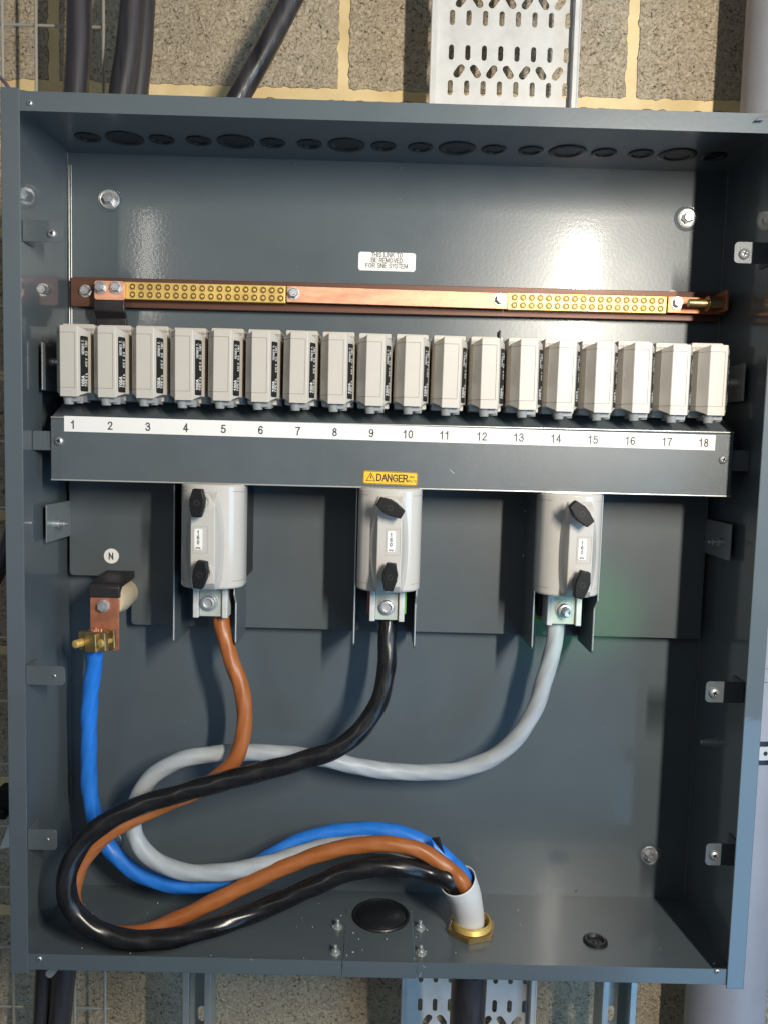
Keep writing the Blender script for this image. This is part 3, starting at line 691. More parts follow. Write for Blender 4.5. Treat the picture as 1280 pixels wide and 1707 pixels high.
mb.cyl((xl, VY + .0006, tl.z + .0006), (xr, VY + .0006, tr.z + .0006), .0008, n=10)
finish('edge_highlight', mb, EDGE, cv)  # bright colour paints the highlight along the cover's top fold and lower edge
sl, sr = P(107, 706, VY - .0003), P(1192, 738, VY - .0003)
ang = math.atan2(sr.z - sl.z, sr.x - sl.x); Ms = Matrix.Translation((sl + sr) / 2) @ Matrix.Rotation(-ang, 4, 'Y'); Ls = (sr - sl).length
mb = MB(); mb.box(-Ls / 2, Ls / 2, -.0002, .0002, -.0081, .0081, Ms)
strip = finish('number_strip', mb, WHITE, cv, smooth=0)
NX = [122, 184, 247, 310, 373, 435, 497, 558.5, 619.5, 680, 741, 803, 864.5, 926.5, 988.5, 1050.5, 1112, 1173]
for i, px in enumerate(NX):
    py = 707.5 + (px - 122) / (1173 - 122) * (738 - 707.5)
    mb = MB(); mb.mesh(text(str(i + 1), .0108, .03), Matrix.Translation(P(px, py, VY - .0007)) @ FR)
    finish('number', mb, INKG, strip, smooth=0)
for px, py in ((99, 735), (1205, 766)): panhead(cv, P(px, py, VY - .0002), .0046)
q = P(650.5, 797, VY); mb = MB(); Mq = Matrix.Translation(q) @ Matrix.Rotation(rad(1.0), 4, 'Y')
mb.prism(rrect(.0572, .0138, .002), -.0006, -.0001, 'y', Mq); dl = finish('danger_label', mb, YEL, cv, smooth=0)
mb = MB(); Mt = Mq @ Matrix.Translation((0, -.0007, 0)) @ FR
mb.mesh(text('DANGER', .0094, .05), Mt @ Matrix.Translation((.0022, .0003, 0)))
mb.mesh(text('400', .0034, .02), Mt @ Matrix.Translation((.0228, .0022, 0))); mb.mesh(text('VOLTS', .0034, .02), Mt @ Matrix.Translation((.0228, -.0022, 0)))
tri = lambda s: [(-.0205 + s * .0048 * math.cos(rad(a)), -.0009 + s * .0048 * math.sin(rad(a)) * 1.05) for a in (90, 210, 330)]
mb.mesh(holes_plate(tri(1.25), [tri(.95)], .0001), Mt)
mb.prism([(-.0200, .0026), (-.0215, -.0006), (-.0206, -.0004), (-.0213, -.0030), (-.0193, .0004), (-.0202, .0002), (-.0192, .0022)], 0, .0001, 'z', Mt)
fr = rrect(.0566, .0132, .0018); fi = rrect(.0556, .0122, .0015); mb.mesh(holes_plate(fr, [fi], .0001), Mt)
mb.box(-.0115, .0165, -.00005, .00005, -.0046, -.0043, Mq @ Matrix.Translation((0, -.0007, 0)))
finish('lettering', mb, LBLACK, dl, smooth=0)
mb = MB(); Mq = Matrix.Translation(P(753, 786, VY - .0001)) @ Matrix.Rotation(rad(40), 4, 'Y'); mb.box(-.003, .003, -.0001, 0, -.0002, .0002, Mq); finish('scratch', mb, SPEC, cv, smooth=0)

# ================================================================== MAIN SWITCH FUSES
PFY = .075
def plate_part(parent, name, px0, py0, px1, py1, Yf, Yb, jog=0, m_=PAINT3):
    t_, b_ = P(px0, py0, Yf), P(px1, py1, Yf); x = (t_.x + b_.x) / 2
    mb = MB()
    if jog: prof = [(Yf - .012, t_.z), (Yf - .012, t_.z - .1), (Yf - .012, P(px0, jog, Yf).z), (Yf, P(px0, jog + 14, Yf).z), (Yf, b_.z + .002), (Yf + .002, b_.z), (Yb, b_.z), (Yb, t_.z)]
    else: prof = [(Yf, t_.z), (Yf, b_.z + .004), (Yf + .001, b_.z + .001), (Yf + .004, b_.z), (Yb, b_.z), (Yb, t_.z)]
    mb.prism(prof, x - .0008, x + .0008, 'x'); o = finish(name, mb, m_, parent, smooth=0, bevel=.0003)
    mb = MB(); mb.cyl((x, Yf - .0002, (t_.z if not jog else P(px0, jog + 16, Yf).z)), (x, Yf - .0002, b_.z + .004), .0009, n=8)
    if jog: mb.cyl((x, Yf - .0122, t_.z), (x, Yf - .0122, P(px0, jog, Yf).z), .0009, n=8); mb.cyl((x, Yf - .0122, P(px0, jog, Yf).z), (x, Yf - .0002, P(px0, jog + 16, Yf).z), .0009, n=8)
    finish('bare_edge', mb, EDGE, o)
    return o
BYc = .062
def switch_body(cx, z0, z1):
    mb = MB(); hw_ = .0338; dep = .0275; n = 28; pts = []
    for i in range(n + 1):
        a = pi * i / n; c_, s_ = cos(a), sin(a)
        pts.append((cx - hw_ * (abs(c_) ** .92) * (1 if c_ > 0 else -1), BYc - dep * abs(s_) ** .85))
    pts += [(cx + hw_, BYc + .012), (cx - hw_, BYc + .012)]
    mb.prism(pts, z0, z1, 'z'); return mb
def ridge(cx, z0, z1):
    mb = MB(); a = .0122; N = 26; V = []; rows = []
    for i in range(N + 1):
        t = i / N; z = z0 + .0012 + (z1 - z0 - .009) * t
        lens = (sin(pi * (.10 + .90 * t))) ** .75 if t < 1 else 0
        wd = .0012 + .0088 * max(lens, 0)
        yf = .0218 + (.0125 * (1 - min(1, (1 - t) / .10)) if t > .9 else 0)
        if t < .07: yf = .0218 + .008 * (1 - t / .07)
        xb = a + wd; s_ = xb / .0338; yb = BYc - .0275 * (1 - s_ ** 2.1) ** .44 + .003
        rows.append([(cx - xb, yb, z), (cx - a, yf, z), (cx + a, yf, z), (cx + xb, yb, z), (cx + xb, yb + .01, z), (cx - xb, yb + .01, z)])
    v = [p for r_ in rows for p in r_]; f = []
    for i in range(N):
        for k in range(6): f.append((i * 6 + k, i * 6 + (k + 1) % 6, (i + 1) * 6 + (k + 1) % 6, (i + 1) * 6 + k))
    f.append((0, 1, 2, 3, 4, 5)); f.append(tuple(N * 6 + k for k in range(6))); mb.add(v, f); return mb
SW = [
 dict(c=352.5, t=806, b=979, lab='grey 160 amp switch with both black knobs upright, its brown cable below', k=((328, 839, 2), (333, 959, 9)), rate=(331, 899), term=(352, 1004), bolt=(349, 1004), lp=(291, 806, 290, 1073), rp=(397, 806, 392, 1076), rx=339),
 dict(c=648.5, t=813, b=984, lab='grey 160 amp switch below the danger label, its top knob turned sideways', k=((651, 847, -62), (650, 963, 5)), rate=(652, 903), term=(645, 1010), bolt=(645, 1011), lp=(596, 813, 589, 1078), rp=(697, 813, 691, 1082), rx=649),
 dict(c=950, t=822, b=992, lab='grey 160 amp switch with green glow and the grey cable leaving its terminal', k=((970, 857, -43), (971, 976, 13)), rate=(970, 916), term=(939, 1017), bolt=(940, 1017), lp=(897, 822, 886, 1084), rp=(997, 822, 989, 1090), rx=967)]
for i, s in enumerate(SW):
    ct = P(s['c'], s['t'], BYc - .012); cb = P(s['c'] + 1, s['b'], BYc - .012); cx = (ct.x + cb.x) / 2; z1, z0 = ct.z, cb.z
    r_ = thing('fuse_switch', s['lab'], 'switch', (cx, MY, z0 - .03), 'three main fuse switches under the cover')
    finish('switch_body', switch_body(cx, z0, z1), GLOSSY, r_, smooth=40, bevel=.0028, seg=3)
    rg = finish('raised_front', ridge(P(s['rx'], (s['t'] + s['b']) / 2, .024).x, z0, z1), GLOSSY, r_, smooth=42, bevel=.0006)
    mb = MB(); mb.box(cx - .030, cx + .030, BYc + .0125, MY - .0003, z0 + .004, z1 + .01)
    mb.box(cx - .022, cx + .022, .098, MY - .0003, z0 - .034, z0 + .0035); finish('housing', mb, DARKIN, r_, smooth=0, bevel=.001)
    for (kx, ky, ang) in s['k']:
        c = P(kx, ky, .004); bc = Vector((P(s['rx'], ky, .024).x + (.0 if i else .0005), 0, c.z))
        mb = MB(); mb.lathe((c.x * .6 + bc.x * .4, .0216, c.z), (0, -1, 0), [(.0105, -.004), (.0105, .0015), (.0095, .0025), (.0075, .0025), (.0070, .0010), (.0055, .0010), (.0055, .006)], 32)
        finish('boss', mb, GLOSSY, r_)
        mb = MB(); Mk = Matrix.Translation((c.x, .004, c.z)) @ Matrix.Rotation(rad(ang), 4, 'Y')
        hexo = [(-.0048, .0142), (.0046, .0142), (.0076, .0035), (.0072, -.0035), (.0046, -.0142), (-.0046, -.0142), (-.0074, -.0035), (-.0076, .0035)]
        v = [(x * .95, 0, z * .97) for x, z in hexo] + [(x, .0012, z) for x, z in hexo] + [(x, .009, z) for x, z in hexo] + [(x * .9, .0105, z * .9) for x, z in hexo]
        n = 8; f = [tuple(range(n)), tuple(range(4 * n - 1, 3 * n - 1, -1))] + [(l * n + k, l * n + (k + 1) % n, (l + 1) * n + (k + 1) % n, (l + 1) * n + k) for l in range(3) for k in range(n)]
        mb.add(v, f, Mk); mb.cyl((c.x * .85 + bc.x * .15, .014, c.z), (c.x * .7 + bc.x * .3, .0215, c.z), .0058, n=20)
        kb = finish('wing_knob', mb, BLACK, r_, smooth=25, bevel=.0007)
        mb = MB(); mb.mesh(holes_plate(circ(0, 0, .0027, 16), [circ(0, 0, .0022, 16)], .0001), Mk @ Matrix.Translation((0, -.0001, 0)) @ FR)
        finish('moulded_ring', mb, mat('knob_mark', (.035, .035, .035), .5), kb, smooth=0)
    mb = MB()
    for zz in (z0 + .0085, z1 - .0075):
        pts = [Vector((cx - .0339 * (abs(cos(pi * k / 30)) ** .92) * (1 if cos(pi * k / 30) > 0 else -1), BYc - .0276 * abs(sin(pi * k / 30)) ** .85, zz)) for k in range(31)]
        for a_, b_ in ((0, 8), (22, 30)): mb.tube(pts[a_:b_ + 1], .00022, 6)
    finish('mould_seam', mb, DRK, r_)
    # rating label
    q = P(s['rate'][0], s['rate'][1], .0217); mb = MB(); mb.prism([(x + q.x, z + q.z) for x, z in rrect(.0082, .0215, .0015)], .0212, .0217, 'y')
    rl = finish('rating_label', mb, WHITE, r_, smooth=0); mb = MB()
    for k, ch in enumerate('160'): mb.mesh(text(ch, .0052, .06), Matrix.Translation((q.x, .0211, q.z + .0070 - .0050 * k)) @ FR)
    mb.mesh(text('amp', .0032, .03), Matrix.Translation((q.x, .0211, q.z - .0084)) @ FR); finish('lettering', mb, INKG, rl, smooth=0)
    q2 = q + Vector((.0018, 0, -.0006)); o_ = rrect(.0150, .0275, .0003, 1); i_ = rrect(.0146, .0271, .0003, 1)
    mb = MB(); mb.mesh(holes_plate([(x + .0, y) for x, y in o_], [i_], .0001), Matrix.Translation((q2.x, .02165, q2.z)) @ FR); finish('moulded_frame', mb, DRK, r_, smooth=0)
    # terminal block
    TY = .074; tc_ = P(s['term'][0], s['term'][1], TY); hwid, hh_ = .0185, .0157
    mb = MB(); mb.box(tc_.x - .0125, tc_.x + .0125, TY, TY + .003, tc_.z - hh_, tc_.z + hh_ + .004)
    tm = finish('terminal_plate', mb, ZINCP, r_, smooth=0, bevel=.0004)
    for sg in (-1, 1):
        mb = MB(); xx = tc_.x + sg * .0158; mb.box(xx - .0030, xx + .0030, TY - .0045, TY + .030, tc_.z - hh_ - .001, tc_.z + hh_ + .002); finish('side_cheek', mb, GALV, r_, smooth=0, bevel=.0008)
    q = P(s['bolt'][0], s['bolt'][1], TY); mb = MB()
    mb.cyl((q.x, TY, q.z), (q.x, TY - .0015, q.z), .0098, n=32); mb.lathe((q.x, TY - .0015, q.z), (0, -1, 0), [(.0078, 0), (.0078, .004), (.0070, .0052), (.0050, .0056), (.0046, .0030), (0, .0030)], 24)
    if i == 2: mb.lathe((q.x, TY - .005, q.z), (.12, -1, -.1), [(.0048, 0), (.0048, .009), (.0040, .010), (.0025, .010), (.0025, .007), (0, .007)], 20)
    finish('clamp_bolt', mb, ZINC, r_, smooth=35)
    mb = MB(); mb.box(tc_.x - .0112, tc_.x + .0112, TY + .0035, TY + .028, tc_.z - hh_ + .001, tc_.z - hh_ + .012); finish('clamp_body', mb, DARKIN, r_, smooth=0, bevel=.001)
    plate_part(r_, 'barrier', *s['lp'], PFY, MY - .0003)
    plate_part(r_, 'barrier', *s['rp'], PFY + .004, MY - .0003, jog=(988, 990, 998)[i])
    if i == 1:
        for px, mm in ((614, PINK), (675, GREEN)):
            q = P(px, 1000, .09); mb = MB(); mb.box(q.x - .0012, q.x + .0012, .088, .12, q.z - .0155, q.z + .014); finish('phase_tag', mb, mm, r_, smooth=0)
    if i == 2:
        q = P(898, 1026, .108); mb = MB(); mb.box(q.x - .006, q.x + .008, .108, .111, q.z - .005, q.z + .012); finish('phase_tag', mb, GREEN, r_, smooth=0)
mb = MB()
for k in range(5):
    q = P(638 + 4 * k, 1036, .090); mb.cyl(q + Vector((0, 0, -.006)), q + Vector((0, 0, .012)), .0011, n=8)
tag(finish('copper_strands', mb, COPPER), 'bare copper strands of the black cable just under the middle switch terminal', 'strands')

# ================================================================== NEUTRAL LINK
NY = .088
nl = thing('neutral_link', 'copper neutral link with black sleeve and cream insulator at the lower left', 'terminal', P(175, 1085, NY))
x0, x1 = P(150.5, 1040, NY).x, P(198.5, 1040, NY).x; za, zb = P(174, 995, NY).z, P(174, 1085, NY).z
mb = MB(); mb.prism([(x + (x0 + x1) / 2, z + (za + zb) / 2) for x, z in rrect(x1 - x0, za - zb, .003)], NY, NY + .003, 'y')
finish('copper_tab', mb, COPPERD, nl, smooth=0, bevel=.0004)
zt_ = P(174, 972, NY).z; mb = MB()
mb.prism([(NY - .0015, za - .001), (NY - .0015, zt_ - .005), (NY + .001, zt_ - .001), (NY + .006, zt_ + .0005), (MY + .008, zt_ + .006), (MY + .008, zt_ - .003), (NY + .010, zt_ - .006), (NY + .0055, zt_ - .010), (NY + .005, za - .001)], x0 - .0008, x1 + .0008, 'x')
finish('insulating_sleeve', mb, SLEEVE, nl, smooth=30, bevel=.001)
q = P(188, 1001, NY); mb = MB(); mb.lathe((x1 - .011, NY + .0035, P(190, 1003, NY).z), (0, 1, 0), [(0, 0), (.0155, 0), (.0165, .004), (.0185, .022), (.0165, .040), (.0150, D - NY - .004)], 36)
finish('insulator', mb, CREAM, nl, smooth=30)
hexbolt(nl, P(173, 1010, NY), .0060, .0062, 1.15, rot=.5, cross=True)
# brass clamp
c = P(160, 1068, NY - .012); mb = MB()
M = Matrix.Translation(c) @ Matrix.Rotation(rad(-24), 4, 'Z') @ Matrix.Rotation(rad(-4), 4, 'Y')
mb.box(-.0190, .0185, -.0065, -.0005, -.0105, .0105, M); mb.box(-.0185, .0185, .0075, .0115, -.0105, .0105, M); mb.box(-.0075, .0085, -.0100, -.0060, -.0115, .0090, M); mb.box(-.0070, .0080, -.0008, .0078, -.0100, .0085, M)
finish('brass_clamp', mb, BRASSD, nl, smooth=0, bevel=.0012)
mb = MB(); 
for sx in (-.0125, .0135):
    p = M @ Vector((sx, -.0065, -.001)); d = (M.to_3x3() @ Vector((0, -1, 0)))
    L_ = .012 if sx < 0 else .002
    mb.cyl(p, p + d * L_, .0048, .0044, n=20); mb.cyl(p + d * L_, p + d * (L_ + .0005), .0044, .0030, n=20)
    mb.cyl(p - d * .014, p, .003, n=12)
finish('clamp_screw', mb, BRASS, nl, bevel=.0003, seg=1)
q = M @ Vector((.0, .002, .010)); mb = MB()
for k in range(14):
    a = random.uniform(0, 6.28); rr = random.uniform(0, .0055); p = q + Vector((rr * cos(a), rr * sin(a) * .6 + .001, 0)); mb.cyl(p - Vector((0, 0, .022)), p + Vector((0, 0, random.uniform(.001, .003))), .0012, n=8)
finish('copper_strands', mb, COPPER, nl)

# ================================================================== CABLES
def cable(name, pts, r, m_, label, group=None, lam=.03):
    pp = spline([p if isinstance(p, Vector) else P(*p) for p in pts])
    zmin = -HZ + r + .0006
    for p in pp[:-30]: p.z = max(p.z, zmin)
    rg = random.Random(len(label))
    ph = [rg.uniform(0, 6.28) for _ in range(4)]
    for k, p in enumerate(pp):
        t = k / 14; wv = min(1, k / 20, (len(pp) - 1 - k) / 50); p.x += wv * .0005 * sin(t * 2.6 + ph[0]); p.z += wv * .0005 * sin(t * 2.1 + ph[1])
    mb = MB(); mb.tube(pp, lambda t: r * (1 + .018 * sin(t * 61 + ph[2]) + .014 * sin(t * 143 + ph[3])), 28, 5, lam, 30)
    return tag(finish(name, mb, m_, smooth=60), label, 'cable', group)
GXY = PZ(785, 1552, -HZ)   # gland centre on the cabinet floor
root_y = GXY.y
G = 'insulated power cores inside the cabinet'
SB = Vector((GXY.x - .003, root_y, -HZ + .002)); ST = P(763, 1468, .066); SM = (SB + Vector((0, 0, .018))).lerp(ST, .55) + Vector((.0015, 0, 0))
def tail(dx, dy):   # the three last points of a core, inside the sheath
    o_ = Vector((dx, dy, 0)); return [ST.lerp(SM, -.10) + o_ * 1.05, SM + o_ * .7, SB + o_ * .5 + Vector((0, 0, .004))]
cable('power_cable', [(158, 1072, .084), (157, 1100, .090), (151, 1160, .100), (148, 1240, .108), (150, 1320, .112), (171, 1397, .110), (222, 1452, .100), (300, 1476, .090), (372, 1468, .090), (432, 1440, .098), (500, 1402, .108), (580, 1386, .108), (655, 1387, .100), (712, 1408, .092), (752, 1440, .084)] + tail(.006, .006), .0092, C_BLUE,
      'bright blue insulated cable from the neutral link down to the white sheath', G)
cable('power_cable', [(925, 1035, .094), (923, 1075, .092), (908, 1130, .094), (884, 1195, .100), (838, 1252, .108), (765, 1284, .116), (690, 1288, .120), (610, 1280, .118), (540, 1266, .112), (455, 1256, .108), (375, 1255, .104), (297, 1270, .096), (242, 1308, .090), (222, 1362, .086), (236, 1415, .080), (285, 1448, .074), (360, 1455, .074), (450, 1440, .082), (540, 1413, .090), (640, 1408, .086), (700, 1424, .082), (738, 1448, .078)] + tail(-.004, .006), .0095, C_GREY,
      'pale grey insulated cable sweeping from the right hand switch around to the sheath', G)
cable('power_cable', [(368, 1022, .094), (371, 1048, .090), (384, 1092, .086), (400, 1140, .082), (408, 1190, .078), (404, 1235, .076), (385, 1275, .076), (335, 1316, .074), (262, 1346, .062), (186, 1387, .050), (134, 1444, .040), (121, 1500, .036), (150, 1548, .038), (222, 1558, .044), (300, 1530, .054), (390, 1487, .066), (480, 1444, .074), (570, 1414, .076), (650, 1408, .074), (712, 1424, .070), (748, 1450, .066)] + tail(.004, -.006), .0088, C_BROWN,
      'brown insulated cable from the left hand switch, looping beneath the black one', G)
cable('power_cable', [(646, 1028, .094), (646, 1060, .088), (643, 1120, .080), (626, 1182, .072), (578, 1238, .064), (500, 1270, .058), (400, 1296, .052), (300, 1322, .046), (205, 1356, .036), (137, 1406, .024), (110, 1468, .014), (128, 1527, .010), (185, 1561, .011), (265, 1567, .016), (350, 1549, .028), (430, 1520, .048), (510, 1484, .054), (590, 1452, .058), (665, 1446, .060), (716, 1455, .066)] + tail(-.0085, -.003), .0103, C_BLACK,
      'glossy black insulated cable looping lowest around the bottom left corner', G)
# white bedding sheath and gland
c0 = Vector((GXY.x - .003, root_y, -HZ + .002)); ctop = P(763, 1468, .066)
sh = thing('cable_sheath', 'white cut sheath sleeve rising out of the brass gland around the cores', 'sheath', c0)
pts = spline([c0 + Vector((.001, 0, -.01)), c0 + Vector((.0, .0, .012)), (c0 + Vector((0, 0, .02))) .lerp(ctop, .55) + Vector((.0015, 0, 0)), ctop])
mb = MB(); R_ = .0186
N = len(pts); mb.tube(pts, lambda t: .0165 + .0040 * t ** 1.5, 36, cap=False)
T1 = (pts[-1] - pts[-2]).normalized()
bm = mb.bm; bm.verts.ensure_lookup_table()
# slanted open mouth: raise right side, lower left
for v in bm.verts:
    k = v.index // 36
    if k > N * .6:
        wgt = (k / (N - 1) - .6) / .4; off = (v.co - pts[k]).x / R_
        v.co += T1 * (.0115 * off * wgt)
finish('sheath_tube', mb, JACK, sh, smooth=60).modifiers.new('Solid', 'SOLIDIFY').thickness = .0011
gp = thing('cable_gland', 'brass hexagonal gland nut on the cabinet floor around the white sheath', 'gland', Vector((GXY.x, root_y, -HZ)))
mb = MB(); q = Vector((GXY.x, root_y, -HZ))
mb.mesh(holes_plate(circ(0, 0, .0285, 6), [circ(0, 0, .0212, 36)], .006), Matrix.Translation(q + Vector((0, 0, .0034))) @ Matrix.Rotation(.3, 4, 'Z'))
finish('lock_nut', mb, BRASSD, gp, smooth=30, bevel=.0009)
mb = MB(); mb.lathe(q, (0, 0, 1), [(.0222, -.02), (.0222, .0120), (.0216, .0142), (.0206, .0142), (.0202, .0125), (.0202, -.03)], 48)
for k in range(5): mb.lathe(q, (0, 0, 1), [(.0224, .0066 + k * .0012), (.0229, .0070 + k * .0012), (.0224, .0076 + k * .0012)], 48)
finish('threaded_collar', mb, BRASS, gp, smooth=30)
mb = MB(); q = P(727, 1407, .062)
mb.add([q + Vector(v) for v in ((-.006, 0, .006), (.001, -.003, .008), (.010, -.002, -.012), (.004, .003, -.006), (-.004, .006, .004), (.004, .006, .005))], [(0, 1, 2, 3), (0, 4, 5, 1), (4, 3, 2, 5), (0, 3, 4), (1, 5, 2)])
tag(finish('sheath_scrap', mb, SLEEVE, smooth=0), 'small torn black sheath scrap stuck on the blue cable near the gland', 'scrap')
# thin clear film flap above the sheath
# bits of swarf on cabinet floor
mb = MB()
for k in range(46):
    px, py = random.uniform(90, 1150), random.uniform(1500, 1600)
    if random.random() < .5: px = random.uniform(520, 830)
    q = PZ(px, py, -HZ); s = random.uniform(.0003, .0008); a = random.uniform(0, 3)
    M = Matrix.Translation(q + Vector((0, 0, .0012 + s))) @ Matrix.Rotation(a, 4, 'Z'); mb.box(-s * random.uniform(1, 2.5), s, -s * .6, s * .6, -s * .5, s * .5, M)
tag(finish('swarf', mb, SPEC, smooth=0), 'pale specks of swarf scattered over the cabinet floor', 'swarf', kind='stuff')

# ================================================================== BEHIND THE CABINET
TYb = .285
xl_, xr_ = P(724, 150, TYb).x, P(948, 150, TYb).x
tw = xr_ - xl_; cxT = (xl_ + xr_) / 2
tray = thing('cable_tray', 'perforated galvanised steel cable tray running vertically behind the cabinet', 'cable tray', (cxT, TYb, -1.3))
colp = P(872, 89, TYb).x - P(844.6, 89, TYb).x
zr1, zr2 = P(835, 88, TYb).z, P(835, 30, TYb).z
per = P(835, 148, TYb).z - P(835, 148 - 117, TYb).z; per = abs(per)
zs = [P(835, y, TYb).z for y in (89, 120, 148)]
off = P(779, 89, TYb).x
hol = []
for k in range(-20, 4):
    for j in range(-1, 9):
        x = off + (j) * colp
        for zz in (zs[0], zs[2]):
            z = zz + k * per
            if xl_ + .004 < x - 0 < xr_ - .003 and -1.25 < z < 1.05: hol.append(slot(x, z, .019, .0066, pi / 2))
        z = zs[1] + k * per; xd = x + colp / 2
        if xl_ + .008 < xd < xr_ - .007 and -1.25 < z < 1.05: hol.append(slot(xd, z, .0185, .0095, rad(55 if j % 2 else 125)))
mb = MB(); mb.mesh(holes_plate([(xl_, -1.3), (xr_, -1.3), (xr_, 1.1), (xl_, 1.1)], hol, .0012), Matrix.Translation((0, TYb, 0)) @ FR)
finish('tray_bed', mb, GALV, tray, smooth=0)
for s, x in ((-1, xl_), (1, xr_)):
    mb = MB(); mb.box(min(x, x + s * .0012), max(x, x + s * .0012), TYb - .016, TYb + .001, -1.3, 1.1)
    mb.box(min(x, x + s * .0065), max(x, x + s * .0065), TYb - .0175, TYb - .016, -1.3, 1.1)
    mb.cyl((x + s * .0065, TYb - .0165, -1.3), (x + s * .0065, TYb - .0165, 1.1), .0016, n=10)
    finish('tray_side', mb, GALV, tray, smooth=30)

# PVC pipe on the right with steel band
PYc = .27; rP = .052
pa, pb = P(1253, 100, PYc), P(1137, 1690, PYc); cxp = (pa.x + pb.x) / 2 + rP
mb = MB(); mb.lathe((cxp, PYc, -1.6), (0, 0, 1), [(rP, 0), (rP, 3.4)], 48)
pp = thing('drain_pipe', 'thick pale grey plastic pipe running vertically right of the cabinet', 'pipe', (cxp, PYc, -1.6))
finish('pipe', mb, PIPEM, pp, smooth=60)
for py in (1125, 520):
    zc = P(1268, py, PYc - .05).z; mb = MB(); mb.lathe((cxp, PYc, zc), (0, 0, 1), [(rP + .0002, -.010), (rP + .004, -.008), (rP + .004, .008), (rP + .0002, .010)], 48); finish('pipe_collar', mb, PIPEM, pp)
zc = P(1268, 1255, PYc - .05).z
mb = MB(); mb.lathe((cxp, PYc, zc), (0, 0, 1), [(rP + .0004, -.009), (rP + .0018, -.009), (rP + .0018, .009), (rP + .0004, .009)], 60)
band = finish('fixing_band', mb, GALV, pp, smooth=40)
mb = MB()
for k in range(26):
    a = 2 * pi * k / 26; d = Vector((cos(a), sin(a), 0)); p = Vector((cxp, PYc, zc)) + d * (rP + .0019); mb.cyl(p, p + d * .0002, .0030, n=12)
finish('band_hole', mb, DARKIN, band, smooth=0)
mb = MB()
for z_ in (-.0125, .0125): mb.lathe((cxp, PYc, zc + z_), (0, 0, 1), [(rP + .0003, -.003), (rP + .0016, -.003), (rP + .0016, .003), (rP + .0003, .003)], 60)
finish('rubber_liner', mb, RUB, band, smooth=40)
# little steel hook at the top right corner
q = P(1262, 200, -.004); mb = MB()
mb.add([q + Vector(v) for v in ((-.003, -.004, -.001), (.005, -.004, -.0005), (.022, .012, .016), (.014, .012, .015), (-.003, -.0028, -.0015), (.005, -.0028, -.001), (.022, .0132, .0155), (.014, .0132, .0145))],
       [(0, 1, 2, 3), (4, 7, 6, 5), (0, 4, 5, 1), (1, 5, 6, 2), (2, 6, 7, 3), (3, 7, 4, 0)])
tag(finish('steel_clip', mb, ZINC, smooth=0, bevel=.0003), 'small bent steel clip resting over the top right cabinet edge', 'clip')

# armoured cables
def arm(p0, p1, r, Y0, Y1, label, mid=None):
    a_, b_ = P(p0[0], p0[1], Y0), P(p1[0], p1[1], Y1)
    d = (b_ - a_); a2 = a_ - d * 1.2; b2 = b_ + d * .35
    pts = spline([a2, a_ , a_.lerp(b_, .5) + Vector((.0015, 0, 0)), b_, b2], 10)
    mb = MB(); mb.tube(pts, r, 24, 3, .01, 12)
    return tag(finish('armoured_cable', mb, ARM, smooth=60), label, 'armoured cable', 'black armoured cables behind the cabinet')
arm((132, 0), (126, 155), .0150, .235, .235, 'straight black armoured cable leaving the cabinet top furthest left')
arm((222, 0), (202, 160), .0150, .232, .228, 'black armoured cable above the cabinet, left one of the touching pair')
arm((240, 0), (228, 160), .0140, .256, .256, 'black armoured cable above the cabinet, right one of the touching pair')
arm((485, 0), (396, 165), .0135, .24, .23, 'slanting black armoured cable rising diagonally above the cabinet')
def armd(p0, p1, r, Y, label):
    a_, b_ = P(p0[0], p0[1], Y), P(p1[0], p1[1], Y); d = b_ - a_; pts = spline([a_ - d * .8, a_, b_, b_ + d * 2.5], 10)
    mb = MB(); mb.tube(pts, r, 24, 3, .01, 12); return tag(finish('armoured_cable', mb, ARM, smooth=60), label, 'armoured cable', 'black armoured cables behind the cabinet')
armd((74, 1625), (70, 1700), .0120, .235, 'black armoured cable under the lower left corner, nearer the edge')
armd((108, 1625), (100, 1700), .0145, .225, 'black armoured cable under the lower left corner, right of its neighbour')
pts = spline([Vector((GXY.x, root_y, -HZ - .03)), Vector((GXY.x + .001, root_y + .01, -HZ - .10)), Vector((GXY.x + .002, root_y + .03, -HZ - .25)), Vector((GXY.x, root_y + .06, -1.2))])
mb = MB(); mb.tube(pts, .0205, 28, 3, .008, 12); mb.cyl((GXY.x, root_y, -HZ - .045), (GXY.x, root_y, -HZ - .002), .0235, n=6)
tag(finish('armoured_cable', mb, ARM, smooth=50), 'thick black armoured cable entering the gland from below', 'armoured cable', 'black armoured cables behind the cabinet')
# dark cable end left of the cabinet
pts = spline([P(-30, 1000, .2), P(2, 940, .2), P(22, 880, .2), P(40, 800, .2)]); mb = MB(); mb.tube(pts, .010, 18)
tag(finish('armoured_cable', mb, ARM, smooth=60), 'black cable just showing past the cabinet left side at mid height', 'armoured cable')
q = P(12, 1335, .2); mb = MB(); mb.box(q.x - .008, q.x + .02, .19, .21, q.z - .015, q.z + .02); mb.box(q.x - .012, q.x + .004, .185, .2, q.z - .019, q.z - .006)
tag(finish('cable_clamp', mb, BLACK, bevel=.002), 'black plastic clamp peeping out left of the cabinet low down', 'clamp')
q = P(18, 1385, .2); mb = MB(); mb.prism([(q.x - .012, q.z - .022), (q.x + .02, q.z - .016), (q.x + .02, q.z + .022), (q.x + .004, q.z + .022)], .195, .1965, 'y')
tag(finish('paper_tag', mb, WHITE, smooth=0), 'white tag hanging under the black clamp left of the cabinet', 'tag')
q = P(95, 1607, .045); mb = MB()
prof = rrect(.0085, .024, .004); M = Matrix.Translation(P(90, 1616, .03)) @ Matrix.Rotation(rad(38), 4, 'Y'); mb.prism(prof, 0, .001, 'y', M)
tag(finish('steel_tag', mb, ZINCD, smooth=0, bevel=.0002), 'small round ended steel tag under the lower left cabinet lip', 'tag')
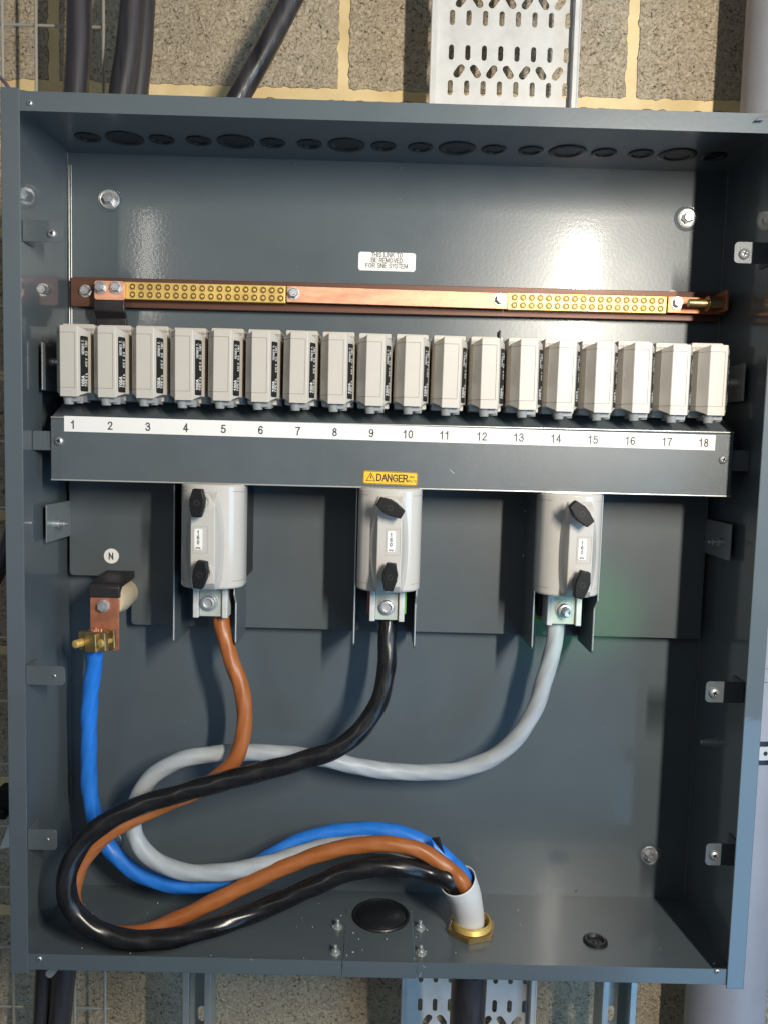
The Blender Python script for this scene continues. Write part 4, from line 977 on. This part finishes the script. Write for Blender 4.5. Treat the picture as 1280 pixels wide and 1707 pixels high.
pts = spline([P(-20, 110, .18), P(0, 128, .18), P(14, 145, .17), P(30, 175, .17)]); mb = MB(); mb.tube(pts, .0022, 10)
tag(finish('thin_wire', mb, mat('purple_wire', (.16, .11, .16), .4), smooth=60), 'thin purplish wire bending behind the top left cabinet corner', 'wire')

# wire basket on the left
wb = thing('wire_basket', 'welded wire basket tray of thin galvanised rods behind the left side', 'cable tray', (P(90, 800, .275).x, .275, -1.4))
xs_ = [P(px, 80, .275).x for px in (6, 62, 118, 174)]
for k, x in enumerate(xs_):
    mb = MB(); mb.cyl((x, .272, -1.4), (x, .272, 1.2), .0020, n=10); finish('rod', mb, WIREM, wb)
zz0 = P(60, 43, .279).z; st = P(12, 1125, .279).z - P(12, 1230, .279).z
for k in range(-2, 19):
    z = zz0 - k * st; mb = MB(); mb.cyl((xs_[0] - .14, .2765, z), (xs_[3] + .006, .2765, z), .0019, n=10); finish('rod', mb, WIREM, wb)
x = xs_[0] - (xs_[1] - xs_[0])
mb = MB(); mb.cyl((x, .272, -1.4), (x, .272, 1.2), .0020, n=10); finish('rod', mb, WIREM, wb)

# support channels below
def strut(px0, px1, label):
    a_, b_ = P(px0, 1665, .21).x, P(px1, 1665, .21).x; r_ = thing('support_channel', label, 'steel channel', ((a_ + b_) / 2, .21, -1.3), 'steel channels carrying the cabinet')
    zt_ = P(px0, 1520, .21).z
    mb = MB(); t = .0025; hol = [slot((a_ + b_) / 2, zt_ - .16 - .05 * k, .024, .012, pi / 2) for k in range(12)]
    mb.mesh(holes_plate([(a_, -1.3), (b_, -1.3), (b_, zt_), (a_, zt_)], hol, t), Matrix.Translation((0, .236, 0)) @ FR)
    for s, x in ((1, a_), (-1, b_)):
        mb.box(min(x, x + s * t), max(x, x + s * t), .200, .236, -1.3, zt_); mb.box(min(x, x + s * .008), max(x, x + s * .008), .1985, .2005, -1.3, zt_)
        mb.box(min(x + s * .008, x + s * .0065), max(x + s * .008, x + s * .0065), .2005, .207, -1.3, zt_)
    finish('channel', mb, ZINCD, r_, smooth=0, bevel=.0005)
strut(308, 354, 'steel support channel below the cabinet left of the cable tray')
strut(1000, 1056, 'steel support channel below the cabinet between tray and grey pipe')
q0 = P(877, 1665, .30).x; mb = MB(); mb.cyl((q0, .30, -1.3), (q0, .30, -.45), .007, n=14)
tag(finish('thin_conduit', mb, PIPEM, smooth=60), 'thin grey conduit running down along the right side of the tray', 'conduit')
